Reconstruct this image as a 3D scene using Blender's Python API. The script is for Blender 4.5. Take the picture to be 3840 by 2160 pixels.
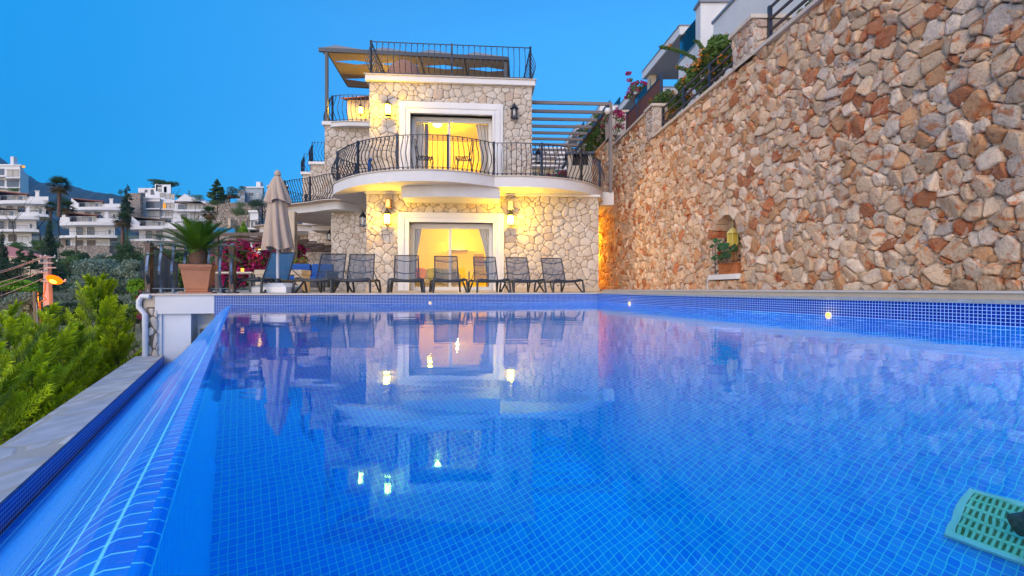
import bpy, math, random
import numpy as np
from mathutils import Vector, Matrix
R = math.radians
scene = bpy.context.scene
C = scene.collection
for o in list(bpy.data.objects): bpy.data.objects.remove(o)

# ---------------------------------------------------------------- camera, sky, sun, exposure
# World: the lens is the origin, +Y is the view direction, +Z up, metres.
FPX = 1706.7                                   # focal length in pixels of the 3840 px wide photograph
cd = bpy.data.cameras.new('camera'); cam = bpy.data.objects.new('camera', cd); C.objects.link(cam)
cam.location = (0, 0, 0); cam.rotation_euler = (R(90), 0, 0)
cd.lens = 16.0; cd.sensor_width = 36; cd.clip_start = 0.05; cd.clip_end = 6000
cd.shift_y = 0.0008
scene.camera = cam
w = bpy.data.worlds.new('World'); scene.world = w; w.use_nodes = True
nt = w.node_tree; nt.nodes.clear()
SUN_EL, SUN_ROT = R(14), R(200)
sky = nt.nodes.new('ShaderNodeTexSky'); sky.sky_type = 'NISHITA'; sky.sun_disc = False
sky.sun_elevation = SUN_EL; sky.sun_rotation = SUN_ROT; sky.ozone_density = 4.0; sky.dust_density = 0.6; sky.air_density = 1.0
tint = nt.nodes.new('ShaderNodeMix'); tint.data_type = 'RGBA'; tint.blend_type = 'MULTIPLY'; tint.inputs[0].default_value = 1.0
# dusk colours: deep azure in front, a paler warmer sky behind where the sun has gone down
tc = nt.nodes.new('ShaderNodeTexCoord'); sp = nt.nodes.new('ShaderNodeSeparateXYZ')
def rng_(src, a, b):
    n = nt.nodes.new('ShaderNodeMapRange'); n.inputs[1].default_value = a; n.inputs[2].default_value = b; nt.links.new(src, n.inputs[0]); return n.outputs[0]
def mixc(f, c1, c2):
    n = nt.nodes.new('ShaderNodeMix'); n.data_type = 'RGBA'; nt.links.new(f, n.inputs[0])
    for i, c in ((6, c1), (7, c2)):
        if isinstance(c, tuple): n.inputs[i].default_value = (*c, 1)
        else: nt.links.new(c, n.inputs[i])
    return n.outputs[2]
bg = nt.nodes.new('ShaderNodeBackground'); bg.inputs[1].default_value = 0.15
wo = nt.nodes.new('ShaderNodeOutputWorld')
L = nt.links.new
L(tc.outputs['Generated'], sp.inputs[0])
zf = rng_(sp.outputs['Z'], 0.10, 0.48)
low = rng_(sp.outputs['Z'], 0.0, 0.16)
centre = mixc(zf, (0.27, 0.80, 1.16), (0.56, 1.86, 2.25))
left = mixc(zf, (0.01, 0.78, 1.24), (0.01, 1.98, 2.65))
front = mixc(low, (0.42, 0.84, 1.06), mixc(rng_(sp.outputs['X'], -0.80, -0.25), left, centre))
allc = mixc(rng_(sp.outputs['Y'], 0.10, -0.55), front, (1.45, 1.42, 1.62))
L(sky.outputs[0], tint.inputs[6]); L(allc, tint.inputs[7]); L(tint.outputs[2], bg.inputs[0]); L(bg.outputs[0], wo.inputs[0])
sl = bpy.data.lights.new('sun', 'SUN'); sl.energy = 1.5; sl.angle = R(50); sl.color = (1.0, 0.84, 0.72)
so = bpy.data.objects.new('sun', sl); C.objects.link(so)
so.rotation_euler = (R(48), 0, R(-22))
scene.view_settings.view_transform = 'Standard'; scene.view_settings.look = 'None'
scene.view_settings.exposure = 0.10; scene.view_settings.gamma = 1
cy = scene.cycles
cy.use_denoising = True; cy.max_bounces = 10; cy.diffuse_bounces = 3; cy.glossy_bounces = 4
cy.transmission_bounces = 8; cy.transparent_max_bounces = 16; cy.sample_clamp_indirect = 6.0; cy.blur_glossy = 0.3

# ---------------------------------------------------------------- helpers
def P(px, py, Y):                              # photo pixel at depth Y -> point
    return Vector(((px-1920)/FPX*Y, Y, (1083-py)/FPX*Y))
WL = {}
def link(o, parent):
    C.objects.link(o)
    if parent is not None: o.parent = parent
def tagp(o, label=None, cat=None, group=None, kind=None):
    if label: o['label'] = label
    if cat: o['category'] = cat
    if group: o['group'] = group
    if kind: o['kind'] = kind
    return o
def thing(name, label, cat, loc=(0,0,0), rz=0, group=None):
    o = bpy.data.objects.new(name, None); C.objects.link(o); o.location = loc; o.rotation_euler = (0,0,rz)
    o.empty_display_size = 0.1
    WL[o] = Vector(loc)
    return tagp(o, label, cat, group)
class MB:
    def __init__(s, T=None): s.v=[]; s.f=[]; s.m=[]; s.T=T; s.uv=None; s.sm=[]
    def add(s, vs, fs, mi=0, smooth=False):
        n=len(s.v)
        if s.T is not None: vs=[s.T@Vector(v) for v in vs]
        s.v += [tuple(v) for v in vs]; s.f += [tuple(i+n for i in f) for f in fs]; s.m += [mi]*len(fs); s.sm += [smooth]*len(fs)
        return s
    def box(s, x0,y0,z0,x1,y1,z1, mi=0):
        x0,x1=sorted((x0,x1)); y0,y1=sorted((y0,y1)); z0,z1=sorted((z0,z1))
        return s.add([(x0,y0,z0),(x1,y0,z0),(x1,y1,z0),(x0,y1,z0),(x0,y0,z1),(x1,y0,z1),(x1,y1,z1),(x0,y1,z1)],
              [(0,3,2,1),(4,5,6,7),(0,1,5,4),(1,2,6,5),(2,3,7,6),(3,0,4,7)], mi)
    def hexa(s, b, t, mi=0):                   # two quads of 4 points
        return s.add(list(b)+list(t), [(0,3,2,1),(4,5,6,7),(0,1,5,4),(1,2,6,5),(2,3,7,6),(3,0,4,7)], mi)
    def quad(s, a,b,c,d, mi=0): return s.add([a,b,c,d],[(0,1,2,3)],mi)
    def prism(s, poly, z0, z1, mi=0, mside=None):
        n=len(poly); vs=[(x,y,z0) for x,y in poly]+[(x,y,z1) for x,y in poly]
        s.add(vs, [tuple(range(n-1,-1,-1)), tuple(range(n,2*n))], mi)
        s.add(vs, [(i,(i+1)%n,(i+1)%n+n,i+n) for i in range(n)], mi if mside is None else mside); return s
    def tube(s, pts, r, n=6, mi=0, cap=True, smooth=True):
        pts=[Vector(p) for p in pts]; rr = r if isinstance(r,(list,tuple)) else [r]*len(pts)
        vs=[]; up0=None
        for i,p in enumerate(pts):
            d=(pts[min(i+1,len(pts)-1)]-pts[max(i-1,0)])
            if d.length<1e-9: d=Vector((0,0,1))
            d.normalize()
            if up0 is None: up0 = Vector((1,0,0)) if abs(d.x)<0.9 else Vector((0,1,0))
            a=(up0-d*up0.dot(d)); a.normalize(); up0=a; b=d.cross(a)
            for k in range(n):
                t=2*math.pi*(k+.5)/n; vs.append(p+(a*math.cos(t)+b*math.sin(t))*rr[i])
        fs=[(i*n+k,i*n+(k+1)%n,(i+1)*n+(k+1)%n,(i+1)*n+k) for i in range(len(pts)-1) for k in range(n)]
        s.add(vs,fs,mi,smooth)
        if cap: s.add([vs[k] for k in range(n)],[tuple(range(n-1,-1,-1))],mi); s.add([vs[(len(pts)-1)*n+k] for k in range(n)],[tuple(range(n))],mi)
        return s
    def bar(s, a, b, w, h, mi=0):              # rectangular bar between two points
        a=Vector(a); b=Vector(b); d=(b-a).normalized(); up=Vector((0,0,1)) if abs(d.z)<.95 else Vector((0,1,0))
        x=d.cross(up).normalized(); y=x.cross(d)
        q=lambda p:[p-x*w/2-y*h/2,p+x*w/2-y*h/2,p+x*w/2+y*h/2,p-x*w/2+y*h/2]
        return s.hexa(q(a),q(b),mi)
    def lathe(s, prof, c=(0,0,0), n=24, mi=0, smooth=True, cap=False):
        vs=[]
        for r,z in prof:
            for k in range(n):
                t=2*math.pi*k/n; vs.append((c[0]+r*math.cos(t),c[1]+r*math.sin(t),c[2]+z))
        fs=[(i*n+k,i*n+(k+1)%n,(i+1)*n+(k+1)%n,(i+1)*n+k) for i in range(len(prof)-1) for k in range(n)]
        s.add(vs,fs,mi,smooth)
        if cap:
            s.add(vs[:n],[tuple(range(n-1,-1,-1))],mi); s.add(vs[-n:],[tuple(range(n))],mi)
        return s
    def grid(s, fn, nu, nv, mi=0, smooth=True, closeu=False):
        vs=[fn(i/nu,j/nv) for j in range(nv+1) for i in range(nu+1)]
        fs=[(j*(nu+1)+i,j*(nu+1)+i+1,(j+1)*(nu+1)+i+1,(j+1)*(nu+1)+i) for j in range(nv) for i in range(nu)]
        return s.add(vs,fs,mi,smooth)
    def build(s, name, mats, parent=None, label=None, cat=None, group=None, kind=None, bevel=0, origin=None, local=False):
        me=bpy.data.meshes.new(name)
        off=Vector((0,0,0)) if (parent is None or local) else WL.get(parent,Vector((0,0,0)))
        org=Vector(origin) if origin is not None else Vector((0,0,0))
        V=np.array(s.v,dtype=np.float64).reshape(-1,3)-np.array(off)-np.array(org)
        me.from_pydata(V.tolist(),[],s.f)
        if not isinstance(mats,(list,tuple)): mats=[mats]
        for m_ in mats: me.materials.append(m_)
        me.polygons.foreach_set('material_index',s.m); me.polygons.foreach_set('use_smooth',s.sm)
        if s.uv is not None:
            ul=me.uv_layers.new(name='UVMap'); ul.data.foreach_set('uv',[c for uv in s.uv for c in uv])
        me.update()
        o=bpy.data.objects.new(name,me); link(o,parent)
        if origin is not None: o.location=org
        WL[o]=off+org
        if bevel:
            b=o.modifiers.new('Bevel','BEVEL'); b.width=bevel; b.segments=2; b.limit_method='ANGLE'; b.angle_limit=R(40)
        return tagp(o,label,cat,group,kind)
def copy_tree(o, parent=None, loc=None, rz=None):
    c=o.copy(); C.objects.link(c)
    if parent is not None: c.parent=parent
    if loc is not None: c.location=loc
    if rz is not None: c.rotation_euler=(0,0,rz)
    for ch in o.children: copy_tree(ch,c)
    return c
def np_mesh(name, V, F, mat, parent=None, col=None, smooth=False, nface=3, **kw):
    """fast mesh from arrays: V (n,3), F (m,k)"""
    me=bpy.data.meshes.new(name); V=np.asarray(V,dtype=np.float32); F=np.asarray(F,dtype=np.int32)
    off=np.array(WL.get(parent,Vector((0,0,0))) if parent is not None else (0,0,0),dtype=np.float32)
    V=V-off; k=F.shape[1]
    me.vertices.add(len(V)); me.vertices.foreach_set('co',V.ravel())
    me.loops.add(F.size); me.loops.foreach_set('vertex_index',F.ravel())
    me.polygons.add(len(F)); me.polygons.foreach_set('loop_start',np.arange(0,F.size,k,dtype=np.int32))
    try: me.polygons.foreach_set('loop_total',np.full(len(F),k,dtype=np.int32))
    except Exception: pass
    me.polygons.foreach_set('use_smooth',np.full(len(F),smooth))
    me.update(calc_edges=True); me.validate()
    if col is not None:
        a=me.color_attributes.new('tint','FLOAT_COLOR','POINT'); c4=np.ones((len(V),4),dtype=np.float32); c4[:,:3]=col; a.data.foreach_set('color',c4.ravel())
    for m_ in (mat if isinstance(mat,(list,tuple)) else [mat]): me.materials.append(m_)
    o=bpy.data.objects.new(name,me); link(o,parent); WL[o]=Vector(off.tolist())
    return tagp(o,kw.get('label'),kw.get('cat'),kw.get('group'),kw.get('kind'))

# ---------------------------------------------------------------- materials
def nodes(m): m.use_nodes=True; return m.node_tree.nodes, m.node_tree.links.new, m.node_tree.nodes['Principled BSDF']
def mat(name, col, rough=.6, metal=0, noise=None, bump=None, spec=None, coat=0, trans=0, emit=None, alpha=1, attr=False, sss=0, var=None):
    """noise=(scale,amount[,colour2]); bump=(scale,strength)"""
    m=bpy.data.materials.new(name); N,K,b=nodes(m)
    b.inputs['Base Color'].default_value=(*col,1); b.inputs['Roughness'].default_value=rough; b.inputs['Metallic'].default_value=metal
    if spec is not None: b.inputs['Specular IOR Level'].default_value=spec
    if coat: b.inputs['Coat Weight'].default_value=coat; b.inputs['Coat Roughness'].default_value=.1
    if trans: b.inputs['Transmission Weight'].default_value=trans
    if emit: b.inputs['Emission Color'].default_value=(*emit[0],1); b.inputs['Emission Strength'].default_value=emit[1]
    if alpha<1: b.inputs['Alpha'].default_value=alpha
    t=None
    if noise or bump: t=N.new('ShaderNodeTexCoord')
    src=None
    if attr:
        at=N.new('ShaderNodeAttribute'); at.attribute_name='tint'; src=at.outputs['Color']
    if noise:
        n=N.new('ShaderNodeTexNoise'); n.inputs['Scale'].default_value=noise[0]; n.inputs['Detail'].default_value=6; n.inputs['Roughness'].default_value=.65
        K(t.outputs['Object'],n.inputs['Vector'])
        rm=N.new('ShaderNodeMapRange'); rm.inputs[1].default_value=.3; rm.inputs[2].default_value=.7
        rm.inputs[3].default_value=0; rm.inputs[4].default_value=1; K(n.outputs['Fac'],rm.inputs[0])
        mx=N.new('ShaderNodeMix'); mx.data_type='RGBA'; K(rm.outputs[0],mx.inputs[0])
        c2=noise[2] if len(noise)>2 else tuple(c*(1-noise[1]) for c in col)
        if attr:
            mx.blend_type='MIX'; mu=N.new('ShaderNodeMix'); mu.data_type='RGBA'; mu.blend_type='MULTIPLY'; mu.inputs[0].default_value=1
            K(src,mu.inputs[6]); mu.inputs[7].default_value=(*(c2 if len(noise)>2 else (1-noise[1],)*3),1)
            K(mu.outputs[2],mx.inputs[6]); K(src,mx.inputs[7])
        else:
            mx.inputs[6].default_value=(*c2,1); mx.inputs[7].default_value=(*col,1)
        src=mx.outputs[2]
    if src is not None: K(src,b.inputs['Base Color'])
    if bump:
        n2=N.new('ShaderNodeTexNoise'); n2.inputs['Scale'].default_value=bump[0]; n2.inputs['Detail'].default_value=5; K(t.outputs['Object'],n2.inputs['Vector'])
        bp=N.new('ShaderNodeBump'); bp.inputs['Strength'].default_value=bump[1]; bp.inputs['Distance'].default_value=.02
        K(n2.outputs['Fac'],bp.inputs['Height']); K(bp.outputs[0],b.inputs['Normal'])
    return m
def lamp_mat(name, col, st):
    m=bpy.data.materials.new(name); m.use_nodes=True; N=m.node_tree.nodes; N.clear()
    e=N.new('ShaderNodeEmission'); e.inputs[0].default_value=(*col,1); e.inputs[1].default_value=st
    o=N.new('ShaderNodeOutputMaterial'); m.node_tree.links.new(e.outputs[0],o.inputs[0]); return m
def mosaic(name, pu, pv, c1, c2, grout, gw=.1, rough=.12, bumpy=.3, streak=None, tex='UV', var=.5):
    """small square tiles on UVs measured in metres"""
    m=bpy.data.materials.new(name); N,K,b=nodes(m)
    t=N.new('ShaderNodeTexCoord'); s=N.new('ShaderNodeSeparateXYZ'); K(t.outputs[tex],s.inputs[0])
    def M(op,a,bv=None,clamp=False):
        n=N.new('ShaderNodeMath'); n.operation=op; n.use_clamp=clamp
        for i,x in enumerate((a,bv)):
            if x is None: continue
            if isinstance(x,(int,float)): n.inputs[i].default_value=x
            else: K(x,n.inputs[i])
        return n.outputs[0]
    u=M('DIVIDE',s.outputs[0],pu); v=M('DIVIDE',s.outputs[1],pv)
    du=M('PINGPONG',u,.5); dv=M('PINGPONG',v,.5)
    e=M('MINIMUM',du,dv)
    g=N.new('ShaderNodeMapRange'); g.inputs[1].default_value=gw*.35; g.inputs[2].default_value=gw*.65; K(e,g.inputs[0])
    cb=N.new('ShaderNodeCombineXYZ'); K(M('FLOOR',u),cb.inputs[0]); K(M('FLOOR',v),cb.inputs[1])
    wn=N.new('ShaderNodeTexWhiteNoise'); wn.noise_dimensions='2D'; K(cb.outputs[0],wn.inputs['Vector'])
    # a slow patchiness too: tiles come on sheets of slightly different batches
    ns=N.new('ShaderNodeTexNoise'); ns.inputs['Scale'].default_value=1.3; ns.inputs['Detail'].default_value=3; K(t.outputs[tex],ns.inputs['Vector'])
    pt=M('MULTIPLY',wn.outputs['Value'],var); pt=M('ADD',pt,M('MULTIPLY',ns.outputs['Fac'],1-var))
    mx=N.new('ShaderNodeMix'); mx.data_type='RGBA'; K(pt,mx.inputs[0]); mx.inputs[6].default_value=(*c1,1); mx.inputs[7].default_value=(*c2,1)
    mg=N.new('ShaderNodeMix'); mg.data_type='RGBA'; K(g.outputs[0],mg.inputs[0]); mg.inputs[6].default_value=(*grout,1); K(mx.outputs[2],mg.inputs[7])
    K(mg.outputs[2],b.inputs['Base Color']); b.inputs['Specular IOR Level'].default_value=.12
    rr=N.new('ShaderNodeMapRange'); K(g.outputs[0],rr.inputs[0]); rr.inputs[3].default_value=.6; rr.inputs[4].default_value=rough; K(rr.outputs[0],b.inputs['Roughness'])
    bp=N.new('ShaderNodeBump'); bp.inputs['Strength'].default_value=bumpy; bp.inputs['Distance'].default_value=.002; K(g.outputs[0],bp.inputs['Height'])
    K(bp.outputs[0],b.inputs['Normal'])
    if streak:                                  # ripples of a thin sheet of running water
        mp=N.new('ShaderNodeMapping'); mp.inputs['Scale'].default_value=streak[0]; K(t.outputs[tex],mp.inputs['Vector'])
        n3=N.new('ShaderNodeTexNoise'); n3.inputs['Scale'].default_value=1; n3.inputs['Detail'].default_value=4; n3.inputs['Distortion'].default_value=.6; K(mp.outputs[0],n3.inputs['Vector'])
        b2=N.new('ShaderNodeBump'); b2.inputs['Strength'].default_value=streak[1]; b2.inputs['Distance'].default_value=.012; K(n3.outputs['Fac'],b2.inputs['Height'])
        b.inputs['Coat Weight'].default_value=.45; b.inputs['Coat Roughness'].default_value=.012; b.inputs['Coat IOR'].default_value=1.33
        K(b2.outputs[0],b.inputs['Coat Normal'])
    return m
def glass_mat(name, col=(1,1,1), refl=.9, ior=1.45, rough=0.0):
    m=bpy.data.materials.new(name); m.use_nodes=True; N=m.node_tree.nodes; K=m.node_tree.links.new; N.clear()
    f=N.new('ShaderNodeFresnel'); f.inputs[0].default_value=ior
    t=N.new('ShaderNodeBsdfTransparent'); t.inputs[0].default_value=(*col,1)
    g=N.new('ShaderNodeBsdfGlossy'); g.inputs['Roughness'].default_value=rough; g.inputs[0].default_value=(refl,refl,refl,1)
    x=N.new('ShaderNodeMixShader'); o=N.new('ShaderNodeOutputMaterial'); K(f.outputs[0],x.inputs[0]); K(t.outputs[0],x.inputs[1]); K(g.outputs[0],x.inputs[2]); K(x.outputs[0],o.inputs[0])
    return m
def sheer(name, col, op, rough=.8):            # woven sling or mesh that lets some of the background through
    m=bpy.data.materials.new(name); m.use_nodes=True; N=m.node_tree.nodes; K=m.node_tree.links.new; b=N['Principled BSDF']
    b.inputs['Base Color'].default_value=(*col,1); b.inputs['Roughness'].default_value=rough
    t=N.new('ShaderNodeBsdfTransparent'); x=N.new('ShaderNodeMixShader'); x.inputs[0].default_value=op
    K(t.outputs[0],x.inputs[1]); K(b.outputs[0],x.inputs[2]); K(x.outputs[0],N['Material Output'].inputs[0]); return m
def voro_mat(name, scale, cols, joint, jw=.04, rough=.8, sc=(1,1,1), bump=.4):
    m=bpy.data.materials.new(name); N,K,b=nodes(m)
    t=N.new('ShaderNodeTexCoord'); mp=N.new('ShaderNodeMapping'); mp.inputs['Scale'].default_value=sc; K(t.outputs['Object'],mp.inputs['Vector'])
    nz=N.new('ShaderNodeTexNoise'); nz.inputs['Scale'].default_value=scale*1.5; K(mp.outputs[0],nz.inputs['Vector'])
    ad=N.new('ShaderNodeMix'); ad.data_type='RGBA'; ad.blend_type='ADD'; ad.inputs[0].default_value=.12/scale; K(mp.outputs[0],ad.inputs[6]); K(nz.outputs['Color'],ad.inputs[7])
    v1=N.new('ShaderNodeTexVoronoi'); v1.feature='DISTANCE_TO_EDGE'; v1.inputs['Scale'].default_value=scale; K(ad.outputs[2],v1.inputs['Vector'])
    v2=N.new('ShaderNodeTexVoronoi'); v2.inputs['Scale'].default_value=scale; K(ad.outputs[2],v2.inputs['Vector'])
    s=N.new('ShaderNodeSeparateColor'); K(v2.outputs['Color'],s.inputs[0])
    rp=N.new('ShaderNodeValToRGB'); rp.color_ramp.elements.remove(rp.color_ramp.elements[0])
    rp.color_ramp.elements[0].position=0; rp.color_ramp.elements[0].color=(*cols[0],1)
    for i,c in enumerate(cols[1:]): e=rp.color_ramp.elements.new((i+1)/(len(cols)-1)); e.color=(*c,1)
    K(s.outputs[0],rp.inputs[0])
    g=N.new('ShaderNodeMapRange'); g.inputs[1].default_value=jw*.5; g.inputs[2].default_value=jw; K(v1.outputs['Distance'],g.inputs[0])
    n2=N.new('ShaderNodeTexNoise'); n2.inputs['Scale'].default_value=scale*4; n2.inputs['Detail'].default_value=6; K(mp.outputs[0],n2.inputs['Vector'])
    r2=N.new('ShaderNodeMapRange'); r2.inputs[1].default_value=.3; r2.inputs[2].default_value=.7; r2.inputs[3].default_value=.72; r2.inputs[4].default_value=1.1; K(n2.outputs['Fac'],r2.inputs[0])
    mu=N.new('ShaderNodeMix'); mu.data_type='RGBA'; mu.blend_type='MULTIPLY'; mu.inputs[0].default_value=1; K(rp.outputs[0],mu.inputs[6]); K(r2.outputs[0],mu.inputs[7])
    mx=N.new('ShaderNodeMix'); mx.data_type='RGBA'; K(g.outputs[0],mx.inputs[0]); mx.inputs[6].default_value=(*joint,1); K(mu.outputs[2],mx.inputs[7])
    K(mx.outputs[2],b.inputs['Base Color']); b.inputs['Roughness'].default_value=rough
    bp=N.new('ShaderNodeBump'); bp.inputs['Strength'].default_value=bump; bp.inputs['Distance'].default_value=.02; K(g.outputs[0],bp.inputs['Height']); K(bp.outputs[0],b.inputs['Normal'])
    return m
M={}
M['white']=mat('white_plaster',(.75,.74,.73),.75,noise=(1.6,.13),bump=(60,.05))
M['white_trim']=mat('white_moulding',(.80,.79,.78),.55,noise=(2.2,.10))
M['cream']=mat('cream_limestone',(.62,.50,.36),.6,noise=(3,.2),bump=(40,.08))
M['cream_tile']=mat('cream_stone_paving',(.60,.50,.38),.5,noise=(2.5,.22),bump=(30,.05))
M['travertine']=mat('grey_travertine',(.50,.44,.38),.6,noise=(30,.35),bump=(70,.2))
M['cap']=mat('pale_coping_stone',(.66,.57,.47),.6,noise=(4,.15),bump=(50,.08))
M['iron']=mat('dark_wrought_iron',(.05,.06,.085),.35,metal=.5,noise=(8,.3))
M['iron_gloss']=mat('glossy_strap_iron',(.10,.15,.24),.28,metal=.75,noise=(8,.2))
M['iron_brown']=mat('brown_painted_iron',(.10,.065,.055),.45,metal=.2,noise=(8,.3))
M['steel']=mat('anthracite_steel',(.05,.055,.065),.4,metal=.3)
M['alu']=mat('grey_aluminium',(.28,.28,.30),.4,metal=.4)
M['beam']=mat('taupe_beam',(.20,.17,.16),.5)
M['mortar_light']=mat('pale_mortar',(.23,.18,.13),.95,noise=(20,.4))
M['mortar']=mat('grey_mortar',(.24,.21,.19),.95,noise=(14,.4),bump=(30,.4))
M['stone_house']=mat('house_limestone',(.6,.5,.4),.85,attr=True,noise=(7,.24),bump=(24,.75))
M['stone_wall']=mat('rubble_limestone',(.5,.4,.3),.85,attr=True,noise=(13,.5,(.70,.47,.33)),bump=(30,1.0))
def rubble_mat():
    m=bpy.data.materials.new('rubble_limestone'); N,K,b=nodes(m); t=N.new('ShaderNodeTexCoord'); a=N.new('ShaderNodeAttribute'); a.attribute_name='tint'
    def nz(sc,det,lo,hi,o0,o1,dist=0):
        n=N.new('ShaderNodeTexNoise'); n.inputs['Scale'].default_value=sc; n.inputs['Detail'].default_value=det; n.inputs['Roughness'].default_value=.65; n.inputs['Distortion'].default_value=dist; K(t.outputs['Object'],n.inputs['Vector'])
        r=N.new('ShaderNodeMapRange'); r.inputs[1].default_value=lo; r.inputs[2].default_value=hi; r.inputs[3].default_value=o0; r.inputs[4].default_value=o1; K(n.outputs['Fac'],r.inputs[0]); return r.outputs[0]
    def mul(fac,c1,c2,mode='MULTIPLY'):
        x=N.new('ShaderNodeMix'); x.data_type='RGBA'; x.blend_type=mode
        if isinstance(fac,float): x.inputs[0].default_value=fac
        else: K(fac,x.inputs[0])
        for i,c in ((6,c1),(7,c2)):
            if isinstance(c,tuple): x.inputs[i].default_value=(*c,1)
            else: K(c,x.inputs[i])
        return x.outputs[2]
    c=mul(nz(4.5,4,.53,.64,0,.9,1.5),a.outputs['Color'],(.86,.42,.22))      # rust veins and patches
    c=mul(nz(7,5,.56,.68,0,.8,.8),c,(.92,.86,.84),'SCREEN' if False else 'MULTIPLY')
    c=mul(nz(45,4,.30,.46,.75,0),c,(.50,.42,.38))                            # pits and dark speckle
    c=mul(nz(5.7,4,.60,.70,0,.45,1),c,(.84,.72,.56),'MIX')                    # pale lime bloom
    K(c,b.inputs['Base Color']); b.inputs['Roughness'].default_value=.88
    n2=N.new('ShaderNodeTexNoise'); n2.inputs['Scale'].default_value=22; n2.inputs['Detail'].default_value=7; n2.inputs['Roughness'].default_value=.7; K(t.outputs['Object'],n2.inputs['Vector'])
    bp=N.new('ShaderNodeBump'); bp.inputs['Strength'].default_value=1; bp.inputs['Distance'].default_value=.035; K(n2.outputs['Fac'],bp.inputs['Height']); K(bp.outputs[0],b.inputs['Normal']); return m
M['stone_wall']=rubble_mat()
M['pane']=glass_mat('window_pane',(.96,.97,.97),.9)
M['frame_white']=mat('white_window_frame',(.72,.71,.68),.35)
M['dark']=mat('dark_recess',(.015,.016,.018),.7)
M['terracotta']=mat('terracotta',(.56,.24,.13),.75,noise=(7,.18),bump=(25,.1))
M['terracotta_orange']=mat('orange_terracotta',(.50,.16,.05),.75,noise=(7,.25))
M['blue_cushion']=mat('royal_blue_fabric',(.012,.09,.36),.85,noise=(30,.2),bump=(60,.1))
M['sling']=sheer('blue_grey_sling',(.06,.10,.16),.60)
M['sling_sky_tint']=sheer('sky_tinted_sling',(.035,.14,.28),.96)  # blue-grey sling with the reflected blue of the sky put into its colour
M['canvas']=mat('taupe_canvas',(.56,.43,.33),.85,noise=(2,.12),bump=(90,.1))
M['wood']=mat('weathered_wood',(.30,.20,.12),.75,noise=(6,.4))
M['bark']=mat('bark',(.13,.09,.065),.95,noise=(8,.5),bump=(12,.6))
M['palm_bark']=mat('palm_bark',(.22,.12,.08),.95,noise=(5,.5),bump=(10,.8))
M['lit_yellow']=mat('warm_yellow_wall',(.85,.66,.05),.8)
M['amber']=lamp_mat('lamp_amber_glow',(1,.56,.03),7)
M['lantern_glow']=lamp_mat('frosted_lantern_glow',(1,.56,.035),42)
M['amber_soft']=lamp_mat('lamp_soft_glow',(1,.66,.18),5)
M['sodium']=lamp_mat('sodium_lamp',(1,.30,.03),9)
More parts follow.
